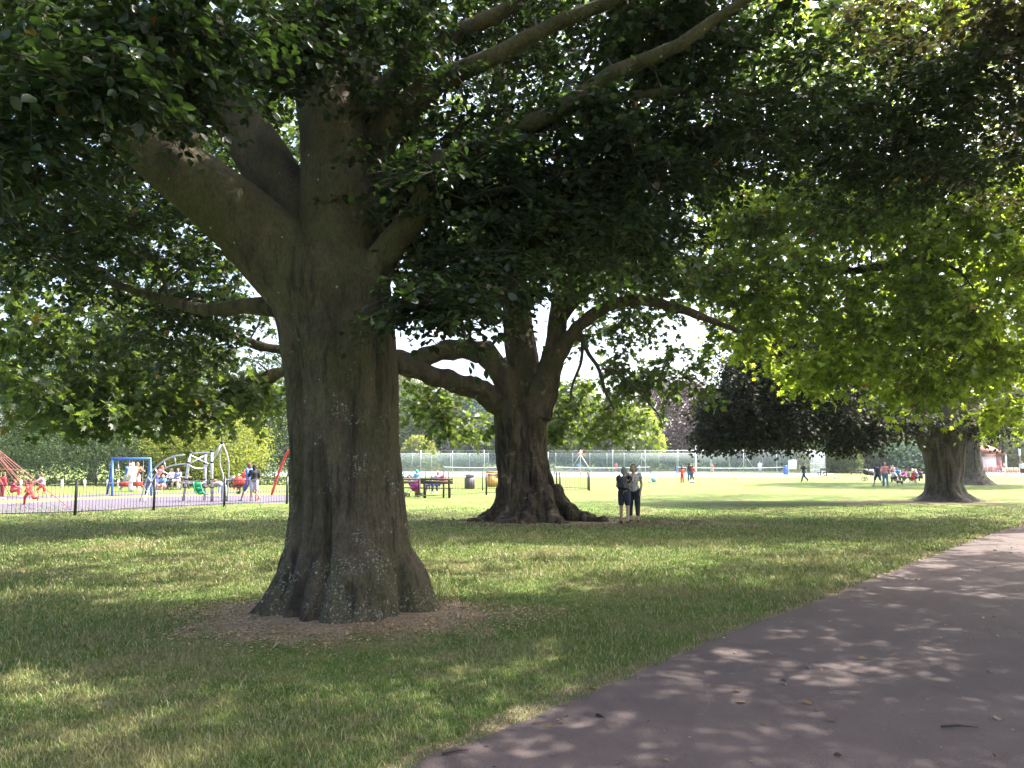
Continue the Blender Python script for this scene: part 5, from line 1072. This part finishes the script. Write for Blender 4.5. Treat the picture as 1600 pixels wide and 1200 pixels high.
# beyond the tennis courts
far = [('broadleaf_tree', 'mixed green and rusty tree just right of the big beech trunk', 632, 152, 15, 12, 'green', 'round'), ('conifer', 'blue grey conifer beyond the courts left of the plane tree', 690, 148, 13, 8, 'blue', 'cone'), ('shrub', 'yellow weeping shrub beyond the tennis fence', 655, 142, 5.6, 5.5, 'gold', 'dome'), ('broadleaf_tree', 'soft green tree beyond the courts beside the plane trunk', 745, 155, 13, 15, 'bluegreen', 'round'),
       ('broadleaf_tree', 'pale olive tree between the conifer and the big beech', 610, 165, 19, 13, 'olive', 'round'), ('broadleaf_tree', 'green tree beyond the courts directly behind the plane trunk', 820, 160, 15, 14, 'green', 'round'), ('broadleaf_tree', 'green tree beyond the courts right of the plane trunk', 895, 158, 14, 13, 'green', 'round'), ('conifer', 'blue grey cone shaped conifer beside the bright lime tree', 965, 146, 11.5, 9, 'blue', 'cone'),
       ('lime_tree', 'bright yellow green tree glowing in the sun beyond the courts', 998, 138, 9.5, 6.2, 'lime', 'round'), ('purple_tree', 'dark purple beech standing beyond the tennis fence', 1058, 150, 15, 16, 'copper', 'round'), ('broadleaf_tree', 'green tree behind the drooping beech, far beyond the court', 1150, 156, 13, 15, 'green', 'round'), ('broadleaf_tree', 'pale green tree beyond the right-hand court', 1215, 150, 12, 12, 'pale', 'round'),
       ('shrub', 'bright green shrub just right of the court end fence', 1300, 118, 5.2, 5.5, 'pale', 'dome'), ('broadleaf_tree', 'tall tree with a thick bare trunk right of the court end fence', 1318, 122, 18, 14, 'green', 'round'), ('shrub', 'small cream green shrub at the foot of the thick bare trunk', 1330, 114, 3.6, 1.8, 'pale', 'cone'), ('broadleaf_tree', 'dusty olive tree behind the couple walking', 1362, 124, 9.5, 9, 'olive', 'round'),
       ('hedge', 'dark blue green laurel hedge behind the picnic group', 1425, 112, 4.2, 9, 'bluegreen', 'hedge'), ('broadleaf_tree', 'green tree above the laurel hedge', 1412, 132, 15, 12, 'green', 'round'), ('broadleaf_tree', 'pale tree between the two big trunks and the laurel hedge', 1455, 140, 14, 12, 'pale', 'round'), ('broadleaf_tree', 'green tree just behind the kiosk roof', 1530, 152, 13, 14, 'green', 'round'), ('shrub', 'yellowish bush right of the kiosk', 1583, 140, 7, 7.5, 'pale', 'round'), ('broadleaf_tree', 'dark tree at the far right beyond the kiosk', 1600, 158, 14, 13, 'dark', 'round'), ('broadleaf_tree', 'green tree past the right edge of the kiosk path', 1680, 150, 14, 14, 'green', 'round')]
for nm, lab, px, Y, H, W_, c, sh in far:
    if 600 < px < 1260 and H > 9: H *= 1.12; W_ *= 1.15
    bg_tree(nm, lab, {'lime_tree': 'tree', 'purple_tree': 'tree', 'broadleaf_tree': 'tree'}.get(nm, nm), px, Y, H, W_, c, 9000, sh, .03 if sh in ('cone', 'hedge', 'dome') else .12, 0 if sh == 'hedge' else (.75 if px == 1318 else .4), .6 if Y > 135 else .42)
# one far wood behind everything
q = np.random.default_rng(5); n = 26000; X = q.uniform(-190, 230, n); hh = 9 + 3 * np.sin(X * .11) + 2.5 * np.sin(X * .31 + 1) + 1.5 * np.sin(X * .9); t = q.uniform(0, 1, n) ** .8
P = np.stack([X, 178 + q.normal(0, 3, n) + 5 * np.sin(X * .2) - 3 * (1 - t), hh * t], 1); me = leaf_mesh('far_wood', P, q.normal(0, 1, P.shape), q.normal(0, .5, P.shape) + [0, -.5, .5], q.uniform(.7, 1.6, n), 'far')
tag(link('far_wood', me, BG['green']), 'dark green far wood closing the park behind the courts', 'wood', None, 'stuff')
print('OBJECTS DONE')

# ------------------------------------------------------------------ grass blades and litter
def blades(n, dens_fn, name):
    u = rng.uniform(0, 1, n); Y = 2.6 * (30 / 2.6) ** (u ** 1.05); X = rng.uniform(-.74, .72, n) * Y + rng.normal(0, .1, n)
    inside = left_of_path(X, Y); ragged = .02 + .07 * np.sin(X * 9) * np.sin(Y * 7)
    a1 = np.arctan2((Y - T1[1] + .45) / 1.2, (X - T1[0] - .15) / 1.85); d1 = np.hypot((X - T1[0] - .15) / 1.8, (Y - T1[1] + .45) / 1.15) - .15 * np.sin(3 * a1 + 1) - .1 * np.sin(7 * a1) + rng.normal(0, .2, n); d2 = np.hypot((X - T2[0] - .3) / 2.6, (Y - T2[1] + .3) / 1.4) + rng.normal(0, .2, n)
    ok = (inside > ragged) & (d1 > 1) & (d2 > 1) & (rng.uniform(0, 1, n) < np.clip((31 - Y) / 14, 0, 1)); X, Y = X[ok], Y[ok]; n = len(X)
    z = gz(X, Y); dist = np.hypot(X, Y); h = rng.gamma(5, .0052, n) * (1 + .35 * np.sin(X * 1.3 + .5) * np.sin(Y * 1.1)) * np.clip(dist / 8, 1, 1.5); wd = 0.0024 * np.clip(dist / 4.2, 1, 5)
    a = rng.uniform(0, 6.283, n); s_ = np.stack([np.cos(a), np.sin(a), 0 * a], 1) * wd[:, None]; b = a + rng.normal(1.57, .6, n); ln = h * rng.uniform(.2, 1.1, n); lv = np.stack([np.cos(b), np.sin(b), 0 * b], 1) * ln[:, None]
    p = np.stack([X, Y, z - .004], 1); m_ = p + lv * .35 + np.stack([0 * h, 0 * h, h * .6], 1); t_ = p + lv + np.stack([0 * h, 0 * h, h], 1)
    V = np.stack([p - s_, p + s_, m_ + s_ * .7, m_ - s_ * .7, t_], 1).reshape(-1, 3); i = np.arange(n)[:, None] * 5
    return np_mesh(name, V, [i + np.array([[0, 1, 2, 3]]), i + np.array([[3, 2, 4]])])
k = NT('grass_blade'); g = k.n('ShaderNodeNewGeometry'); r = g.outputs['Random Per Island']; pos = g.outputs['Position']
c1 = k.ramp(r, [(0, (.060, .118, .020)), (.5, (.125, .19, .034)), (.78, (.20, .215, .06)), (.91, (.40, .34, .19))])
pn = k.math('ADD', k.math('MULTIPLY', k.noise(pos, .55, 5, .6), .7), k.math('MULTIPLY', k.noise(pos, 3.2, 5, .65), .4)); c1 = k.mix(k.ramp(pn, [(.52, 0), (.68, .65)]), c1, (.27, .23, .11))
k.col(c1); k.rough(.55); t = k.n('ShaderNodeBsdfTranslucent'); k.l(c1, t.inputs[0]); mx = k.n('ShaderNodeMixShader'); mx.inputs[0].default_value = .35; k.l(k.b.outputs[0], mx.inputs[1]); k.l(t.outputs[0], mx.inputs[2]); k.l(mx.outputs[0], k.out.inputs[0])
tag(link('grass', blades(620000, None, 'grass'), k.m), 'short mown grass of the lawn with dry straw patches', 'grass', None, 'stuff')
# fallen leaf scraps on the path and dry litter under the trees
def litter(name, X, Y, z, size, mat, label, flat=.25):
    n = len(X); P = np.stack([X, Y, z], 1); me = leaf_mesh(name, P, np.stack([rng.normal(0, 1, n), rng.normal(0, 1, n), rng.normal(0, flat * .3, n)], 1), np.array([0, 0, 1.]) + rng.normal(0, flat, (n, 3)), size, 'oval')
    return tag(link(name, me, mat), label, 'litter', None, 'stuff')
n = 1900; t = rng.integers(20, 420, n); off_ = rng.uniform(.0, 1, n) ** 1.4 * 4.8; P = PL[t] + nr[t] * off_[:, None]
litter('fallen_leaves', P[:, 0], P[:, 1], np.full(n, .016), rng.gamma(2.2, .011, n) + .008, leaf_mat('litter_leaf', (.13, .09, .055), (.1, .07, .03), .5, (.5, .45, .38), .25, .2), 'scattered dry leaf scraps lying on the asphalt path')
n = 7000; a = rng.uniform(0, 6.283, n); rr = np.sqrt(rng.uniform(.2, 1.0, n)) * (1 + .15 * np.sin(3 * a + 1) + .1 * np.sin(7 * a) + rng.normal(0, .12, n)); X = T1[0] + .15 + 1.95 * rr * np.cos(a); Y = T1[1] - .45 + 1.25 * rr * np.sin(a)
litter('mulch', X, Y, gz(X, Y) + .012, rng.uniform(.012, .036, n), leaf_mat('mulch_leaf', (.28, .205, .13), (.1, .06, .03), .6, (.50, .40, .28), .35, .15), 'dry beech litter on the bare soil round the big trunk')
n = 2500; a = rng.uniform(0, 6.283, n); rr = np.sqrt(rng.uniform(.2, 1.2, n)); X = T2[0] + 1.0 + 3.6 * rr * np.cos(a); Y = T2[1] - .9 + 1.7 * rr * np.sin(a)
litter('fallen_leaves', X, Y, np.full(n, .02), rng.uniform(.03, .1, n), pm('dry_litter', (.17, .12, .07), .9, .4, 3), 'dry leaf litter round the roots of the plane tree')
# fallen twigs
for (px, py, L_, a, lab) in ((712, 1180, .16, .4, 'small reddish twig lying on the near edge of the path'), (1500, 1141, .22, -.1, 'dark twig lying on the asphalt at the lower right')):
    c = G(px, py); m = MB(); d = np.array([math.cos(a), math.sin(a), 0]); m.tube([c - d * L_ / 2 + [0, 0, .02], c + [.01, .01, .026], c + d * L_ / 2 + [0, 0, .02]], [.008, .007, .003], 6); m.tube([c + [0, 0, .022], c + d * L_ * .2 + [-.03, .04, .024]], .004, 5)
    tag(m.build('twig', TWIG, None, True), lab, 'twig')
# ------------------------------------------------------------------ hazy summer air
m = MB(); m.box((20, 95, 14.5), (620, 260, 31)); hz = m.build('haze', None); tag(hz, 'thin summer haze over the park', 'haze', None, 'stuff')
hm = bpy.data.materials.new('haze_air'); hm.use_nodes = True; t_ = hm.node_tree; t_.nodes.remove(t_.nodes['Principled BSDF']); pv = t_.nodes.new('ShaderNodeVolumePrincipled')
pv.inputs['Color'].default_value = (.86, .9, .96, 1); pv.inputs['Density'].default_value = .0003; pv.inputs['Anisotropy'].default_value = .3
t_.links.new(pv.outputs[0], t_.nodes['Material Output'].inputs['Volume']); hz.data.materials.append(hm)
print('ALL DONE', len(bpy.data.objects))
